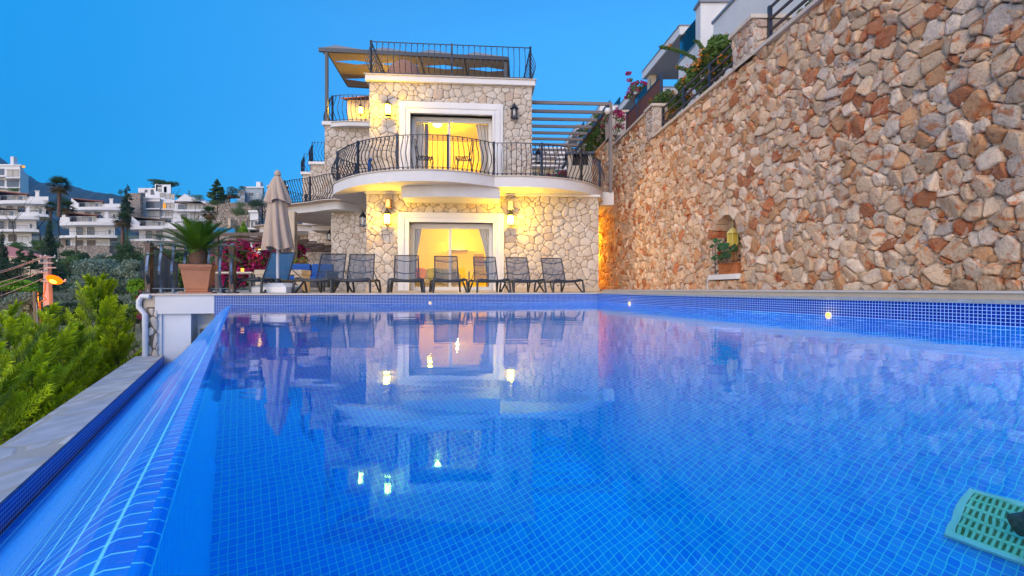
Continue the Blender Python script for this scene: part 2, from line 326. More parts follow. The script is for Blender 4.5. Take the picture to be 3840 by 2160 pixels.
# ---------------------------------------------------------------- stone faces: irregular stones in relief, cell by cell
def clip(poly, nx, ny, c):                     # keep nx*x+ny*y<=c
    out=[]; n=len(poly)
    for i in range(n):
        p=poly[i]; q=poly[(i+1)%n]; dp=nx*p[0]+ny*p[1]-c; dq=nx*q[0]+ny*q[1]-c
        if dp<=0: out.append(p)
        if (dp<0<dq) or (dq<0<dp):
            t=dp/(dp-dq); out.append((p[0]+(q[0]-p[0])*t,p[1]+(q[1]-p[1])*t))
    return out
def stones(W, H, cell, seed, gap, depth, holes=(), top=None, asp=1.15, cols=None, rounding=2, wvar=.5, f=.24, bulge=1.0, nrm=.5, grow=None):
    """panel stones on (u,v): returns V,F,Ccol with n outward. holes: rects (u0,v0,u1,v1); top: list of (u,v) heights steps [(u0,u1,v)]"""
    rng=random.Random(seed); seeds=[]
    cu,cv=cell*asp,cell/asp; nu=int(W/cu)+3; nv=int(H/cv)+3
    for j in range(-1,nv):
        for i in range(-1,nu):
            u=(i+.5+(.5 if j%2 else 0)+rng.uniform(-.36,.36))*cu; v=(j+.5+rng.uniform(-.36,.36))*cv
            seeds.append((u,v,rng.uniform(-1,1)*wvar*cell*cell*.5))
    gs=cell*1.6; G={}
    for k,s in enumerate(seeds): G.setdefault((int(s[0]//gs),int(s[1]//gs)),[]).append(k)
    V=[];F=[];Cc=[]
    for k,(u,v,wt) in enumerate(seeds):
        if not(-cell<u<W+cell and -cell<v<H+cell): continue
        r=cell*2.2; poly=[(u-r,v-r),(u+r,v-r),(u+r,v+r),(u-r,v+r)]
        gi,gj=int(u//gs),int(v//gs)
        for a in range(gi-2,gi+3):
            for b in range(gj-2,gj+3):
                for q in G.get((a,b),()):
                    if q==k: continue
                    U,Vv,w2=seeds[q]; dx,dy=U-u,Vv-v; d=math.hypot(dx,dy)
                    if d>cell*4 or d<1e-6: continue
                    c=(U*U+Vv*Vv-u*u-v*v+wt-w2)/2/d - gap/2
                    poly=clip(poly,dx/d,dy/d,c)
                    if len(poly)<3: break
                if len(poly)<3: break
            if len(poly)<3: break
        e=gap*.35
        if len(poly)>=3: poly=clip(poly,-1,0,-e)
        if len(poly)>=3: poly=clip(poly,1,0,W-e)
        if len(poly)>=3: poly=clip(poly,0,-1,-e)
        if len(poly)>=3: poly=clip(poly,0,1,H-e)
        if len(poly)>=3 and top:
            for (a,b,h) in top:
                if a<=u<b: poly=clip(poly,0,1,h-e); poly=clip(poly,-1,0,-a-e) if (len(poly)>=3 and a>0) else poly; poly=clip(poly,1,0,b-e) if (len(poly)>=3 and b<W) else poly
        for (a0,b0,a1,b1) in holes:
            if len(poly)<3: break
            cu_,cv_=sum(p[0] for p in poly)/len(poly),sum(p[1] for p in poly)/len(poly)
            m_=max((a0-cu_,0),(cu_-a1,1),(b0-cv_,2),(cv_-b1,3))
            if m_[0]<=0:
                if max(a0-min(p[0] for p in poly),max(p[0] for p in poly)-a1,b0-min(p[1] for p in poly),max(p[1] for p in poly)-b1)<cell*.25: poly=[];break
                m_=max((a0-min(p[0] for p in poly),0),(max(p[0] for p in poly)-a1,1),(b0-min(p[1] for p in poly),2),(max(p[1] for p in poly)-b1,3))
            poly=clip(poly,*[(1,0,a0),(-1,0,-a1),(0,1,b0),(0,-1,-b1)][m_[1]])
        if len(poly)<3: continue
        A=abs(sum(poly[i][0]*poly[(i+1)%len(poly)][1]-poly[(i+1)%len(poly)][0]*poly[i][1] for i in range(len(poly))))/2
        if A<cell*cell*.03: continue
        for _ in range(rounding):
            np_=[]
            for i in range(len(poly)):
                p=poly[i];q=poly[(i+1)%len(poly)]
                np_+= [(p[0]+(q[0]-p[0])*f,p[1]+(q[1]-p[1])*f),(p[0]+(q[0]-p[0])*(1-f),p[1]+(q[1]-p[1])*(1-f))]
            poly=np_
        n=len(poly); cx=sum(p[0] for p in poly)/n; cy_=sum(p[1] for p in poly)/n; b0=len(V)
        D=depth*rng.uniform(.65,1.25); tu,tv=rng.uniform(-nrm,nrm)*depth/cell*2,rng.uniform(-nrm,nrm)*depth/cell*2
        rings=[(1,0),(1,.42*D),(.95,.74*D),(.80,.95*D),(.45,1.06*D)] if bulge>0 else [(1,0),(1,.8*D),(.96,D),(.5,1.02*D)]
        ph=[rng.uniform(-1,1) for _ in range(6)]
        for sc_,h in rings:
            for i,p in enumerate(poly):
                du,dv=(p[0]-cx)*sc_,(p[1]-cy_)*sc_
                nz=(math.sin(du*9/cell*.35+ph[0]*6)*math.cos(dv*9/cell*.35+ph[1]*6))*.16*D*(h>.3*D)+rng.uniform(-.05,.05)*D*(h>.5*D)
                V.append((cx+du,cy_+dv,h+((tu*du+tv*dv) if h>0 else 0)+nz))
        V.append((cx,cy_,1.05*D)); nr=len(rings)
        for r_ in range(nr-1):
            for i in range(n): F.append((b0+r_*n+i,b0+r_*n+(i+1)%n,b0+(r_+1)*n+(i+1)%n,b0+(r_+1)*n+i))
        for i in range(n): F.append((b0+(nr-1)*n+i,b0+(nr-1)*n+(i+1)%n,b0+nr*n,b0+nr*n))
        c=cols(rng); Cc += [c]*(nr*n+1)
    return np.array(V,dtype=np.float64),F,np.array(Cc)
def stone_obj(name, V, F, Cc, fmap, mt, parent, **kw):
    """fmap(u,v,n)->xyz applied to arrays"""
    W_=fmap(V[:,0],V[:,1],V[:,2]); W_=np.stack(W_,1)
    F=np.array(F); tri=F[F[:,2]==F[:,3]][:,:3]; qd=F[F[:,2]!=F[:,3]]
    me=bpy.data.meshes.new(name); off=np.array(WL.get(parent,Vector((0,0,0))))
    me.from_pydata((W_-off).tolist(),[],qd.tolist()+tri.tolist())
    me.polygons.foreach_set('use_smooth',[kw.pop('smooth',True)]*len(me.polygons))
    a=me.color_attributes.new('tint','FLOAT_COLOR','POINT'); c4=np.ones((len(W_),4),dtype=np.float32); c4[:,:3]=Cc; a.data.foreach_set('color',c4.ravel())
    me.materials.append(mt); me.update(); o=bpy.data.objects.new(name,me); link(o,parent); WL[o]=Vector(off.tolist())
    return tagp(o,**kw)
def col_house(rng):
    t=rng.random(); b=rng.uniform(.93,1.05)
    c=(.66,.57,.47) if t<.55 else ((.71,.63,.54) if t<.88 else (.62,.49,.38))
    return tuple(x*b for x in c)
def col_wall(rng):
    t=rng.random(); b=rng.uniform(.86,1.26)
    if t<.44: c=(.70,.49,.31)
    elif t<.68: c=(.78,.60,.43)
    elif t<.76: c=(.56,.44,.34)
    elif t<.88: c=(.60,.32,.15)
    elif t<.95: c=(.50,.19,.08)
    else: c=(.60,.42,.27)
    return tuple(x*b for x in c)

# ---------------------------------------------------------------- key levels and lines
ZW=-.27; ZD=-.08; ZL=-1.10; ZF=-1.75         # water, deck, catchment ledge, pool floor
def far_edge(X): return 9.02+.26*X
CR=Vector((1.78,9.48)); RS=-.29              # far right corner; slope of the right edge dX/dY
def rx(Y): return CR.x+RS*(Y-CR.y)
WS=-.6035
def lx(Y,off=-.093): return off+WS*Y         # lines parallel to the overflow edge
def meet(off):                               # where such a line meets the far edge line
    Y=(9.02+.26*off)/(1-.26*WS); return Vector((lx(Y,off),Y))
YN=-2.5
WF=meet(-.093)
# ---------------------------------------------------------------- pool basin
T_band=mosaic('blue_mosaic_band',.0265,.0265,(.0,.010,.18),(.003,.045,.38),(.55,.72,.88),gw=.14,rough=.4)
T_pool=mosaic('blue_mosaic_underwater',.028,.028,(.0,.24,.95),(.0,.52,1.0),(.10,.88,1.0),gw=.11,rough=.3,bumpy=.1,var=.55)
T_slope=mosaic('blue_mosaic_wet',.033,.060,(.0,.13,.84),(.0,.30,1.0),(.16,.76,1.0),gw=.085,rough=.4,streak=((75,11,1),1.7),var=.5)
def uvquads(mb, quads):
    """quads: list of (4 points, 4 uvs)"""
    mb.uv=[] if mb.uv is None else mb.uv
    for pts,uvs in quads:
        mb.add(pts,[(0,1,2,3)]); mb.uv+=list(uvs)
def wallq(a,b,z0,z1,u0=0,vt=0):              # vertical wall quad from a to b, uv in metres, v measured from vt
    l=(Vector(b)-Vector(a)).length
    return ([(a[0],a[1],z0),(b[0],b[1],z0),(b[0],b[1],z1),(a[0],a[1],z1)],[(u0,z0-vt),(u0+l,z0-vt),(u0+l,z1-vt),(u0,z1-vt)])
NL=Vector((lx(YN),YN)); NR=Vector((rx(YN),YN))
zc=ZD-.03                                    # underside of the coping
mb=MB()
uvquads(mb,[wallq(WF,CR,ZW,zc,0,zc),wallq(CR,NR,ZW,zc,0,zc),wallq(NR,NL,ZW,zc,0,zc)])
# the tiled end of the overflow channel, left of the pool corner
EL=Vector((-5.04,far_edge(-5.04)))
uvquads(mb,[wallq(EL,WF,-1.5,zc,-3,zc)])
mb.build('pool_waterline_band',T_band,None,kind='structure')
mb=MB()
uvquads(mb,[wallq(WF,CR,ZF,ZW,0,zc),wallq(CR,NR,ZF,ZW,0,zc),wallq(NR,NL,ZF,ZW,0,zc),wallq(NL,WF,ZF,ZW-.012,0,zc)])
# floor sheet with a 20 degree turned grid
def rot(x,y,a=R(31.1)): return (x*math.cos(a)+y*math.sin(a),-x*math.sin(a)+y*math.cos(a))
fl=[(WF.x,WF.y),(NL.x,NL.y),(NR.x,NR.y),(CR.x,CR.y)]
uvquads(mb,[([(x,y,ZF) for x,y in fl],[rot(x,y) for x,y in fl])])
mb.build('pool_floor',T_pool,None,kind='structure')
# water: one level sheet, gently rippled
wm=bpy.data.materials.new('pool_water'); wm.use_nodes=True; N=wm.node_tree.nodes; K=wm.node_tree.links.new; N.clear()
tcw=N.new('ShaderNodeTexCoord'); mp=N.new('ShaderNodeMapping'); mp.inputs['Scale'].default_value=(1.0,2.2,1); K(tcw.outputs['Object'],mp.inputs[0])
nw=N.new('ShaderNodeTexNoise'); nw.inputs['Scale'].default_value=2.2; nw.inputs['Detail'].default_value=2.5; K(mp.outputs[0],nw.inputs['Vector'])
bw=N.new('ShaderNodeBump'); bw.inputs['Strength'].default_value=.06; bw.inputs['Distance'].default_value=.03; K(nw.outputs['Fac'],bw.inputs['Height'])
gl=N.new('ShaderNodeBsdfGlossy'); gl.inputs['Roughness'].default_value=.03;  rf=N.new('ShaderNodeBsdfRefraction'); rf.inputs['IOR'].default_value=1.33; rf.inputs['Roughness'].default_value=.0
rf.inputs[0].default_value=(.70,.96,1,1)
fr=N.new('ShaderNodeFresnel'); fr.inputs[0].default_value=1.42; mxs=N.new('ShaderNodeMixShader'); ow=N.new('ShaderNodeOutputMaterial')
for n_ in (gl,rf): K(bw.outputs[0],n_.inputs['Normal'])
K(fr.outputs[0],mxs.inputs[0]); fm=N.new('ShaderNodeMapRange'); fm.inputs[1].default_value=.10; fm.inputs[2].default_value=.50; K(fr.outputs[0],fm.inputs[0]); gc=N.new('ShaderNodeMix'); gc.data_type='RGBA'; gc.inputs[6].default_value=(.12,.84,1,1); gc.inputs[7].default_value=(1,.98,1,1); K(fm.outputs[0],gc.inputs[0]); K(gc.outputs[2],gl.inputs[0]); K(rf.outputs[0],mxs.inputs[1]); K(gl.outputs[0],mxs.inputs[2]); K(mxs.outputs[0],ow.inputs[0])
MB().add([(x,y,ZW) for x,y in ((lx(YN,-.104),YN),(NR.x,YN),(CR.x,CR.y),(meet(-.104).x,meet(-.104).y))],[(0,1,2,3)]).build('pool_water',wm,None,kind='structure')
# overflow slope: rounded crest, tiled bank down to the catch channel
def prof():                                   # (offset from crest line, z)
    out=[(.01,ZW-.014),(.0,ZW-.004),(-.04,ZW-.010),(-.08,ZW-.028),(-.12,ZW-.056),(-.18,ZW-.105),(-.27,ZW-.190),(-.42,ZW-.36),(-.66,ZW-.63),(-.90,ZW-.86),(-1.0,ZW-.94),(-1.10,ZW-.97)]
    return out
pf=prof(); mb=MB(); mb.uv=[]; seg=60; cosw=1/math.sqrt(1+WS*WS)
vv=[0]
for a,b in zip(pf[:-1],pf[1:]): vv.append(vv[-1]+math.hypot((b[0]-a[0])*cosw,b[1]-a[1]))
for i in range(len(pf)-1):
    (o0,z0),(o1,z1)=pf[i],pf[i+1]
    A0,A1=meet(-.093+o0),meet(-.093+o1)
    for k in range(seg):
        t0,t1=k/seg,(k+1)/seg
        def pt(off,E,z,t): Y=YN+(E.y-YN)*t; return (lx(Y,-.093+off),Y,z)
        q=[pt(o0,A0,z0,t0),pt(o0,A0,z0,t1),pt(o1,A1,z1,t1),pt(o1,A1,z1,t0)]
        mb.add(q,[(0,1,2,3)],0,True); mb.uv+=[(p[1]/cosw,v_) for p,v_ in zip(q,(vv[i],vv[i],vv[i+1],vv[i+1]))]
mb.build('overflow_slope',T_slope,None,kind='structure')
# catch channel wall and flagstone ledge
lo,lw=-1.21,-1.66
a=meet(lo); mb=MB(); uvquads(mb,[wallq((lx(YN,lo),YN),a,ZL-.5,ZL-.004,0,ZL)]); mb.build('channel_wall',T_band,None,kind='structure')
flag=voro_mat('grey_flagstone',2.0,[(.56,.53,.54),(.64,.60,.58),(.50,.49,.53),(.68,.62,.56)],(.50,.43,.36),jw=.035,rough=.55,sc=(1,.55,1),bump=.25)
b=meet(lw); mb=MB()
mb.prism([(lx(YN,lo)-.012,YN),(a.x-.012,a.y),(b.x,b.y),(lx(YN,lw),YN)],ZL-.9,ZL); mb.build('catchment_ledge',flag,None,kind='structure')
# ---------------------------------------------------------------- deck, coping, step along the wall
WX0=5.2; WSL=-.094
def wx(Y): return WX0+WSL*Y
LE=Vector((-6.04,far_edge(-6.04)))            # left end of the deck
def dl(Y): return LE.x-.66*(Y-LE.y)
mb=MB(); poly=[(LE.x,LE.y),(CR.x,CR.y+.001),(CR.x+.5,CR.y+.1),(CR.x+1.9,CR.y+1.0),(wx(26)+.3,26),(dl(26),26)]
mb.prism([(LE.x,LE.y+.01),(EL.x,EL.y+.01),(WF.x,WF.y+.01),(CR.x,CR.y+.01),(CR.x+.35,CR.y+.1),(wx(9.6),9.6),(wx(27),27),(dl(27),27)],-.42,ZD-.004)
mb.build('deck_terrace',M['cream_tile'],None,kind='structure')
def strip(a,b,w,z0,z1,side,mt,name,joint=.6):
    """coping slabs laid along a line"""
    a=Vector(a);b=Vector(b);d=(b-a);l=d.length;d/=l;nrm=Vector((-d.y,d.x))*side; m_=MB(); n=int(l/joint); 
    for i in range(n):
        p=a+d*(i*l/n+.0015); q=a+d*((i+1)*l/n-.0015)
        jit=random.Random(i*7+n).uniform(0,.0012)
        m_.prism([(p.x,p.y),(q.x,q.y),(q.x+nrm.x*w,q.y+nrm.y*w),(p.x+nrm.x*w,p.y+nrm.y*w)][::(1 if side>0 else -1)],z0,z1+jit)
    o=m_.build(name,mt,None,kind='structure'); return o
n1=Vector((.26,-1)).normalized()*.03
strip((LE.x+n1.x,LE.y+n1.y),(CR.x+n1.x-.0,CR.y+n1.y),.34,ZD-.03,ZD,1,M['cap'],'pool_coping')
dR=Vector((RS,1)).normalized(); nR=Vector((-dR.y,dR.x))*.03
s0=Vector((NR.x,NR.y))+nR*.6; s1=Vector((CR.x,CR.y))+nR*.6
strip((s0.x,s0.y),(s1.x,s1.y),.115,ZD-.03,ZD,-1,M['travertine'],'pool_coping_side',.9)
# raised step between the pool and the wall (its nosing is the top slab)
e=.10
p0=Vector((NR.x+e,NR.y)); p1=Vector((CR.x+e*1.0,CR.y-.05)); 
MB().prism([(p0.x,p0.y),(wx(YN),YN),(wx(9.5),9.5),(p1.x,p1.y)][::1],-.42,-.036).build('step_riser',M['cream'],None,kind='structure')
m_=MB(); m_.prism([(p0.x-.02,p0.y),(wx(YN),YN),(wx(9.52),9.52),(p1.x-.02,p1.y+.02)],-.034,-.017); m_.build('step_top',M['cap'],None,kind='structure')
# ---------------------------------------------------------------- retaining wall
wd=Vector((WSL,1)).normalized(); wf=wd.y
def wmap(Y0,z0,off=0.0):
    def f(u,v,n):
        Y=Y0+u*wd.y
        return (WX0+WSL*Y-(n+off)*wd.y, Y-(n+off)*wd.x*-1*-1*0, z0+v)
    return f
RW=thing('retaining_wall','tall retaining wall of rough pink and rust coloured boulders along the right side of the pool','wall',(wx(4),4,-.1))
WA,WB,WC_=13.1,16.3,24.0
NY0,NY1,NZ0,NZ1=8.68,9.62,.29,1.50
uN0=(NY0-1.5)/wf; uN1=(NY1-1.5)/wf; z0w=-.05
V,F_,Cc=stones((WA-1.5)/wf,4.2-z0w,.18,11,.015,.060,holes=[(uN0-.07,NZ0-z0w-.12,uN1+.05,1.16-z0w),(uN0-.05,1.14-z0w,uN1+.03,1.45-z0w),(uN0+.10,1.43-z0w,uN1-.12,1.62-z0w)],cols=col_wall,wvar=.7,asp=1.1,f=.12,nrm=.6)
stone_obj('boulder_face',V,F_,Cc,wmap(1.5,z0w),M['stone_wall'],RW,smooth=False)
# small pinning stones wedged into the joints
V,F_,Cc=stones((WA-1.5)/wf,4.2-z0w,.075,12,.010,.03,holes=[(uN0-.02,NZ0-z0w-.12,uN1+.02,NZ1-z0w)],cols=col_wall,wvar=.6)
stone_obj('pinning_stones',V,F_,Cc,wmap(1.5,z0w),M['stone_wall'],RW)
V,F_,Cc=stones((WB-WA)/wf,5.07-z0w,.185,13,.015,.055,cols=col_wall,wvar=.7,asp=1.1,f=.12); stone_obj('boulder_face',V,F_,Cc,wmap(WA,z0w),M['stone_wall'],RW)
V,F_,Cc=stones((WC_-WB)/wf,5.5-z0w,.19,14,.015,.055,cols=col_wall,wvar=.7,asp=1.1,f=.12); stone_obj('boulder_face',V,F_,Cc,wmap(WB,z0w),M['stone_wall'],RW)
def wprism(mb,Y0,Y1,d0,d1,z0,z1,mi=0):        # box along the wall line; d measured outwards (to -X) from the face
    return mb.prism([(wx(Y0)-d1,Y0),(wx(Y0)-d0,Y0),(wx(Y1)-d0,Y1),(wx(Y1)-d1,Y1)],z0,z1,mi)
mb=MB(); T_=-.55
wprism(mb,1.5,NY0,T_,-.002,-.3,4.2); wprism(mb,NY1,WA,T_,-.002,-.3,4.2)
wprism(mb,NY0,NY1,T_,-.002,-.3,NZ0-.1); wprism(mb,NY0,NY1,T_,-.26,NZ0-.1,4.2); wprism(mb,NY0,NY1,-.26,-.002,NZ1+.12,4.2)
wprism(mb,WA,WB,T_,-.002,-.3,5.07); wprism(mb,WB,WC_,T_,-.002,-.3,5.5)
mb.build('mortar_core',M['mortar'],RW)
V,F_,Cc=stones((NY1-NY0)/wf,NZ1-NZ0+.2,.2,17,.03,.04,cols=col_wall)
stone_obj('niche_back',V,F_,Cc,wmap(NY0,NZ0-.1,-.24),M['stone_wall'],RW)
V,F_,Cc=stones(.24,NZ1-NZ0-.05,.22,18,.03,.04,cols=col_wall)
stone_obj('niche_reveal',V,F_,Cc,lambda u,v,n:(wx(NY1)+.24-u,NY1-n-.001+0*u,NZ0-.1+v),M['stone_wall'],RW)
# arch stones round the head of the niche, each a rough wedge
ym_=(NY0+NY1)/2; hw_=(NY1-NY0)/2; zc_=1.06; rr_=random.Random(9); VV=[];FF=[];CC=[]
na=9
for k in range(na):
    t0,t1=math.pi*k/na+.02,math.pi*(k+1)/na-.02; ro=hw_+.13+rr_.uniform(-.02,.05); ri=hw_-.05; n0=len(VV); dp=rr_.uniform(.04,.08)
    for d0 in (-.25,dp):
        for (r_,t_) in ((ri,t0),(ri,t1),(ro,t1+rr_.uniform(-.02,.02)),(ro,t0+rr_.uniform(-.02,.02))):
            Y=ym_-r_*math.cos(t_)*1.0; VV.append((wx(Y)-d0-rr_.uniform(0,.012),Y,zc_+r_*math.sin(t_)*1.02))
    FF+=[(n0,n0+3,n0+2,n0+1),(n0+4,n0+5,n0+6,n0+7),(n0,n0+1,n0+5,n0+4),(n0+1,n0+2,n0+6,n0+5),(n0+2,n0+3,n0+7,n0+6),(n0+3,n0,n0+4,n0+7)]; CC+=[col_wall(rr_)]*8
np_mesh('arch_stones',np.array(VV),np.array(FF),M['stone_wall'],RW,col=np.array(CC))
mb=MB(); wprism(mb,NY0-.03,NY1+.06,-.25,.12,NZ0-.10,NZ0); mb.build('niche_sill',M['white_trim'],RW,bevel=.006)
mb=MB(); wprism(mb,1.5,WA-.45,T_-.03,.12,4.2,4.26); wprism(mb,WA,WB,T_-.03,.12,5.07,5.13); wprism(mb,WB,WC_,T_-.03,.12,5.5,5.56); mb.build('wall_cap',M['cap'],RW,bevel=.008)
mb=MB()                                        # thin conduit running up the face
mb.tube([(wx(NY1+.1)-.11,NY1+.1,-.02),(wx(NY1+.1)-.11,NY1+.1,NZ0-.04)],.008,6); mb.build('conduit',M['white_trim'],RW)
def col_pillar(rng):
    b=rng.uniform(.85,1.1); c=(.60,.50,.42) if rng.random()<.8 else (.55,.40,.30)
    return tuple(x*b for x in c)
def pillar(Y0,Y1,z1,seed,name='pillar'):
    wdt=.62
    V,F_,Cc=stones((Y1-Y0)/wf,z1-4.2,.17,seed,.014,.03,cols=col_pillar,wvar=.6)
    o=stone_obj(name,V,F_,Cc,wmap(Y0,4.2,.1),M['stone_wall'],RW)
    V,F_,Cc=stones(wdt,z1-4.2,.19,seed+1,.014,.025,cols=col_pillar)
    stone_obj(name,V,F_,Cc,lambda u,v,n:(wx(Y0)-.1+u,Y0-n-.001+0*u,4.2+v),M['stone_wall'],RW)
    mb=MB(); wprism(mb,Y0,Y1,-.52,.098,4.2,z1); wprism(mb,Y0-.05,Y1+.05,-.57,.17,z1,z1+.07); mb.build('pillar_cap',M['cap'],o,bevel=.01)
pillar(8.17,8.8,4.84,21); pillar(12.62,13.08,5.06,23)
mb=MB(); wprism(mb,16.4,17.0,-.5,.12,5.5,6.35); wprism(mb,16.33,17.07,-.56,.19,6.35,6.42); mb.build('plastered_pillar',M['cap'],RW,bevel=.01)
# upper ground behind the wall
MB().prism([(wx(1.5)+.56,1.5),(30,1.5),(60,60),(wx(24)+.56,24)],-.5,4.1).build('ground_behind_wall',mat('dry_soil',(.30,.22,.15),.95,noise=(2,.4)),None,kind='structure')
# railings on the wall
def iron_rail(Y0,Y1,zb,zt,n,label,panels=False):
    f=thing('wall_railing',label,'railing',(wx(Y0)+.15,Y0,zb),group='iron railings on top of the boulder wall')
    m_=MB()
    for k in range(n):
        z=zb+.12+(zt-zb-.12)*k/(n-1); m_.bar((wx(Y0)+.15,Y0,z),(wx(Y1)+.15,Y1,z),.03,.045)
    m_.build('rail',M['iron_brown'],f)
    q=max(2,int((Y1-Y0)/1.1)+1)
    for k in range(q):
        Y=Y0+(Y1-Y0)*k/(q-1); MB().bar((wx(Y)+.15,Y,zb),(wx(Y)+.15,Y,zt+.03),.06,.06).build('post',M['iron'],f)
    return f
iron_rail(8.86,12.56,4.26,4.98,4,'dark iron railing overgrown with orange bougainvillea between the two stone pillars')
iron_rail(2.2,8.1,4.26,5.0,4,'dark iron railing with green vines in the top corner above the boulder wall')
f=thing('privacy_screen','rust brown perforated metal privacy screen on the stepped up part of the boulder wall','screen',(wx(13)+.1,13,5.13))
mb=MB(); wprism(mb,12.72,15.4,-.16,-.14,5.17,5.88); mb.build('rust_panel',mat('rusted_steel',(.16,.062,.042),.8,noise=(7,.45,(.09,.035,.03)),bump=(50,.4)),f)
for Y in (12.66,14.4,15.44): MB().bar((wx(Y)+.15,Y,5.13),(wx(Y)+.15,Y,6.0),.06,.06).build('post',M['iron'],f)
MB().bar((wx(12.66)+.15,12.66,5.91),(wx(15.44)+.15,15.44,5.91),.04,.05).build('top_rail',M['iron'],f)

# ---------------------------------------------------------------- white modern houses above the wall
M['glass_blue']=glass_mat('blue_tinted_glass',(.42,.82,.90),.8,1.45)
M['soffit']=mat('grey_soffit',(.42,.42,.45),.7)
def modern(x,y,Ym,label,ln=4.3,kx=0,glass=True,wd_=4.6):
    p=P(x,y,Ym); X,zt=p.x,p.z; Y=Ym; Z=zt
    t=thing('modern_house',label,'house',(X+1,Y+1,4.0),group='white modern houses above the wall')
    def bx(a0,b0,z0,a1,b1,z1): # a across +X, b back +Y (following the wall direction)
        m_=MB(); m_.prism([(X+a0+WSL*b0,Y+b0),(X+a1+WSL*b0,Y+b0),(X+a1+WSL*b1,Y+b1),(X+a0+WSL*b1,Y+b1)],z0,z1); return m_
    bx(0,0,Z-.42,wd_,ln,Z-.05).build('roof_slab',M['white'],t)
    bx(-.03,-.03,Z-.05,wd_,ln+.03,Z).build('roof_edge',M['alu'],t)
    bx(.06,.06,Z-.45,wd_,ln-.06,Z-.425).build('soffit',M['soffit'],t)
    bx(.15,ln-.6,Z-3.0,.5,ln-.3,Z-.455).build('side_pier',M['cream'],t)
    bx(3.1,.6,Z-8,wd_+4,ln,Z-.455).build('wall',M['white'],t)
    bx(.1,.32,Z-3.5,3.0,ln-.05,Z-3.0).build('balcony_slab',M['white'],t)
    bx(.12,.35,Z-8,3.05,ln-.1,Z-3.52).build('lower_wall',M['white'],t)
    bx(.1,-1.9,Z-8,1.3,.3,Z-1.55).build('terrace_block',M['white'],t); bx(.06,-1.94,Z-1.55,1.3,.33,Z-1.49).build('terrace_coping',M['alu'],t)
    if glass:
        bx(.14,-1.88,Z-1.48,.17,.28,Z-.42).build('glass_balustrade',M['glass_blue'],t)
        bx(1.6,.5,Z+.0,1.63,ln*.9,Z+.8).build('roof_glass_balustrade',M['glass_blue'],t)
    w_=bx(3.06,1.4,Z-2.9,3.09,ln-1.0,Z-.9).build('window',M['dark'],t)
    bx(3.02,1.4,Z-2.9,3.05,ln-1.0,Z-2.84).build('frame',M['alu'],w_)
    return t
modern(2548,93,20,'white modern house with blue glass balustrade and overhanging flat roof above the orange bougainvillea')
modern(2379,324,25.5,'white modern house with overhanging roof behind the rust brown screen',ln=4.6)
modern(2249,393,32.3,'white modern house whose roof edge shows behind the top end of the pergola post',ln=4.6)
modern(2163,466,39,'farthest and lowest of the white modern houses, seen through the pergola beams',ln=5)
t=thing('tower_house','tall white plastered house block with a blue roof railing behind the orange bougainvillea','house',(7.6,17,4.1))
MB().box(7.0,16.9,4.0,8.3,17.35,10.62).build('wall',M['white'],t); MB().box(6.93,16.83,10.62,8.4,17.4,10.72).build('coping',M['alu'],t)
MB().box(7.15,16.95,10.72,8.3,16.99,11.9).build('roof_railing',M['glass_blue'],t)
w_=MB().box(7.62,16.86,4.9,7.95,16.898,7.7).build('window',M['dark'],t); MB().box(7.6,16.84,7.7,7.97,16.87,7.78).build('frame',M['alu'],w_)
t=thing('gable_house','large plain white gable wall house directly behind the near stone pillar','house',(9,12,4.1))
m_=MB(); q0=P(2675,89,15.9); m_.prism([(q0.x,15.9),(q0.x+6,15.9),(q0.x+7,5),(q0.x-WSL*10.9,5)],4.0,q0.z); m_.build('wall',M['white'],t)
m_=MB(); m_.prism([(q0.x-.05,15.95),(q0.x+6,15.95),(q0.x+7,5),(q0.x-WSL*10.9-.05,5)],q0.z,q0.z+.09); m_.build('coping',M['alu'],t)
# ---------------------------------------------------------------- the stone villa (house frame: a to the right, b to the back)
HA=Vector((-4.31,13.46)); th=math.atan(.077); uu=Vector((math.cos(th),math.sin(th))); vv_=Vector((-math.sin(th),math.cos(th)))
HM=Matrix(((uu.x,vv_.x,0,HA.x),(uu.y,vv_.y,0,HA.y),(0,0,1,0),(0,0,0,1)))
def H2(X,Y): d=Vector((X,Y))-HA; return d.dot(uu),d.dot(vv_)
def a_of(px,b=0):                             # a of the pixel column px on the plane b
    k=(px-1920)/FPX; o=HA+vv_*b; t=(o.x-k*o.y)/(k*uu.y-uu.x); return t
def hmap(a0,b0,z0):
    def f(u,v,n):
        a=a0+u; b=b0-n
        return (HA.x+uu.x*a+vv_.x*b, HA.y+uu.y*a+vv_.y*b, z0+v)
    return f
def hb(): return MB(HM)
def z_of(px,py,b=0): 
    a=a_of(px,b); Y=HA.y+uu.y*a+vv_.y*b; return (1083-py)/FPX*Y
ZS0,ZS1,ZR=2.88,3.2,6.15                      # soffit, balcony floor, roof terrace
V0=HM@Vector((2,4,ZD))
VI=thing('stone_villa','two storey cream stone villa with curved white balconies and yellow lit windows beyond the pool','house',V0)
def wall_face(a0,b,z0,a1,z1,seed,holes=(),cell=.195):
    V,F_,Cc=stones(a1-a0,z1-z0,cell,seed,.009,.024,holes=[(h[0]-a0,h[1]-z0,h[2]-a0,h[3]-z0) for h in holes],cols=col_house,wvar=.9,rounding=1,asp=1.08,nrm=.2,bulge=0,f=.14)
    stone_obj('stone_facing',V,F_,Cc,hmap(a0,b,z0),M['stone_house'],VI)
gd=(a_of(1490),ZD-.1,a_of(1885),2.27); go=(a_of(1536),ZD-.1,a_of(1848),1.98)
ud=(a_of(1497),ZS1-.1,a_of(1884),z_of(1690,388)); uo=(a_of(1540),ZS1-.1,a_of(1846),z_of(1690,432))
aL,aR=0,a_of(2245); UL,UR=a_of(1385),a_of(1995)
wall_face(aL,0,ZD,aR,ZS0,31,[go]); wall_face(UL,0,ZS1,UR,ZR-.02,33,[uo])
mb=hb()
